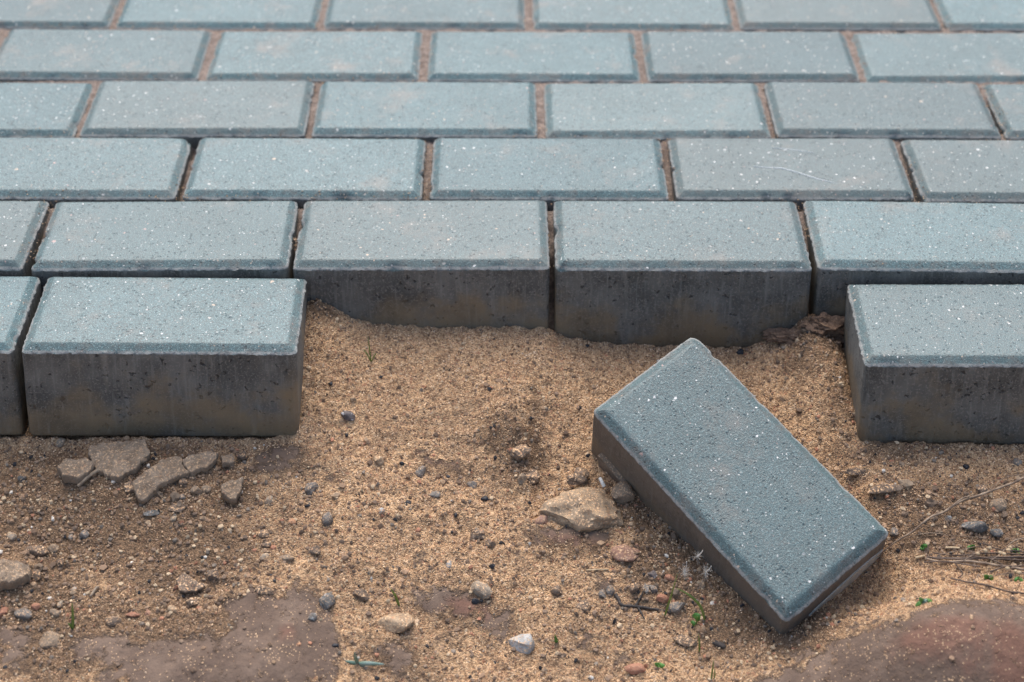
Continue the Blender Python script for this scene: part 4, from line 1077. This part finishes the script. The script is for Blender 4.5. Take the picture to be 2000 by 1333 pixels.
# ------------------------------------------------------------------ sand grains and fine gravel (uncountable)
def scatter(name, N, r_lo, r_hi, cols, wts, dens, shape, label, zoff=.25, seed=1):
    g = np.random.default_rng(seed)
    x = g.uniform(-.36, .56, N * 3); y = g.uniform(.84, E_FRONT, N * 3)
    k = g.random(N * 3) < dens(x, y)
    # nothing under the pavers still in place
    k &= ~((y > 1.098) & ((x < -.079) | (x > .342)))
    x, y = x[k][:N], y[k][:N]; n = len(x)
    z = gz(x, y)
    r = r_lo + (r_hi - r_lo) * g.random(n) ** 2.2
    bv, bf = shape
    nv = len(bv)
    s = r[:, None] * g.uniform(.65, 1.25, (n, 3))
    an = g.uniform(0, 2 * np.pi, n); ca, sa = np.cos(an), np.sin(an)
    jit = 1 + g.uniform(-.34, .30, (n, nv, 1))
    P = bv[None] * jit * s[:, None, :]
    Q = np.stack([P[..., 0] * ca[:, None] - P[..., 1] * sa[:, None], P[..., 0] * sa[:, None] + P[..., 1] * ca[:, None], P[..., 2]], -1)
    Q += np.stack([x, y, z + r * zoff], -1)[:, None, :]
    Fx = (bf[None] + (np.arange(n) * nv)[:, None, None]).reshape(-1, 3)
    me = fast_mesh(name, Q.reshape(-1, 3), Fx, smooth=False)
    ci = g.choice(len(cols), n, p=np.array(wts) / sum(wts))
    c = np.array(cols)[ci] * g.uniform(.8, 1.2, (n, 1))
    c = np.concatenate([c, np.ones((n, 1))], 1)
    at = me.attributes.new('tint', 'FLOAT_COLOR', 'POINT')
    at.data.foreach_set('color', np.repeat(c, nv, 0).astype(np.float32).ravel())
    return tag(link(name, me, M['grain']), label, 'sand', kind='stuff')
octa = (np.array([(1, 0, 0), (-1, 0, 0), (0, 1, 0), (0, -1, 0), (0, 0, 1), (0, 0, -1)], float), np.array([(0, 2, 4), (2, 1, 4), (1, 3, 4), (3, 0, 4), (2, 0, 5), (1, 2, 5), (3, 1, 5), (0, 3, 5)]))
def sand_dens(x, y):
    c = clay_mask(x, y); d = np.clip(blobs(DAMP_SHADE, x, y), 0, 1)
    cl = sstep(-.25, .45, fbm(x, y, 35, 3, 120, .6))
    return (1 - c) * (.18 + .82 * cl) * (1 - .75 * d) + c * .05 * cl
SC = [(0.612, 0.397, 0.226), (0.710, 0.485, 0.290), (0.789, 0.583, 0.386), (0.454, 0.273, 0.148), (0.276, 0.159, 0.099), (0.128, 0.088, 0.069), (0.444, 0.211, 0.123)]
scatter('sand_grains', 150000, .0003, .0008, SC, [32, 28, 9, 16, 9, 4, 2], sand_dens, octa, 'loose tan sand grains over the whole bare ground', .3, 5)
bm = bmesh.new(); bmesh.ops.create_icosphere(bm, subdivisions=1, radius=1); bm.verts.ensure_lookup_table()
ico = (np.array([tuple(v.co) for v in bm.verts]), np.array([[v.index for v in f.verts] for f in bm.faces])); bm.free()
bm = bmesh.new(); bmesh.ops.create_icosphere(bm, subdivisions=2, radius=1); bm.verts.ensure_lookup_table()
ico2 = (np.array([tuple(v.co) for v in bm.verts]), np.array([[v.index for v in f.verts] for f in bm.faces])); bm.free()
CC = [(.36, .24, .145), (.28, .18, .11), (.21, .137, .086), (.15, .098, .064), (.42, .29, .18)]
scatter('sand_crumbs', 5500, .0006, .0026, CC, [18, 26, 26, 22, 6], lambda x, y: (.10 + .55 * sstep(0, .35, fbm(x, y, 28, 3, 210)) + .6 * np.clip(blobs(ROUGH, x, y), 0, 1)) * (1 - .85 * clay_mask(x, y)) * (1 - .7 * sstep(1.10, 1.16, y)), ico, 'crumbs of caked sand and soil strewn over the ground', -.15, 14)
RB = blob_list([(395, 965, 95, 26, 1), (300, 960, 60, 20, .6), (470, 940, 40, 30, .7), (1270, 1110, 80, 50, .8), (1230, 1010, 40, 40, .7), (1860, 1010, 120, 40, .6), (1700, 945, 80, 22, .8), (1025, 905, 45, 50, .8), (70, 1080, 90, 50, .6), (360, 1180, 120, 20, .6), (1570, 665, 80, 20, .8)])
scatter('clay_rubble', 420, .0014, .0048, [(.20, .145, .098), (.155, .108, .073), (.25, .185, .125), (.30, .17, .11)], [40, 34, 20, 6], lambda x, y: blobs(RB, x, y), ico2, 'heap of broken clay crumbs below the clay plates and along the furrow', -.05, 31)
GC = [(.24, .165, .11), (.16, .11, .075), (.028, .028, .03), (.19, .155, .12), (.48, .36, .23), (.36, .17, .10), (.58, .53, .45)]
scatter('fine_gravel', 12000, .0005, .0019, GC, [38, 28, 4, 8, 16, 5, 1], lambda x, y: (.07 + .93 * np.clip(blobs(DAMP_SHADE, x, y), 0, 1)) * (1 - .7 * clay_mask(x, y)) * (1 - .9 * clay_mask(x, y)), ico, 'fine mixed gravel and soil crumbs strewn over the sand', .2, 9)

# sand spilled along the joints of the paving
def spilled(N):
    g = np.random.default_rng(21); X = []
    rows_ = list(ROWS.values())
    for _ in range(N):
        cy, xs = rows_[g.integers(len(rows_))]
        if g.random() < .55: x = g.uniform(-.45, .62); y = cy + g.choice((-.5, .5)) * .1018 + g.normal(0, .0035)
        else: x = xs[g.integers(len(xs))] + .102 + g.normal(0, .004); y = cy + g.uniform(-.05, .05)
        if y > 1.212: X.append((x, y))
    X = np.array(X)
    k = fbm(X[:, 0], X[:, 1], 14, 2, 170) > -.05
    X = X[k]; n = len(X)
    r = g.uniform(.0003, .0008, n); bv, bf = octa; nv = len(bv)
    d = np.full(n, .02)
    for cy, xs in rows_:
        for x0 in xs:
            ax = np.abs(X[:, 0] - x0); ay = np.abs(X[:, 1] - (cy + (x0 - .1) * .004))
            ins = np.minimum(.0992 - ax, .0492 - ay)
            d = np.where(ins > 0, np.minimum(ins, .0072), d)
    z = np.where(d < .019, -.0047 + .0047 * np.clip(d, 0, .0072) / .0072 + .0002, -.006)
    Q = bv[None] * r[:, None, None] * (1 + g.uniform(-.3, .3, (n, nv, 1))) + np.stack([X[:, 0], X[:, 1], z], -1)[:, None, :]
    me = fast_mesh('spilled_sand', Q.reshape(-1, 3), (bf[None] + (np.arange(n) * nv)[:, None, None]).reshape(-1, 3), False)
    c = np.array(SC)[g.choice(5, n)] * g.uniform(.6, 1.0, (n, 1)); c = np.concatenate([c, np.ones((n, 1))], 1)
    me.attributes.new('tint', 'FLOAT_COLOR', 'POINT').data.foreach_set('color', np.repeat(c, nv, 0).astype(np.float32).ravel())
    tag(link('spilled_sand', me, M['grain']), 'loose sand grains spilled along the joints of the paving', 'sand', kind='stuff')
spilled(5000)
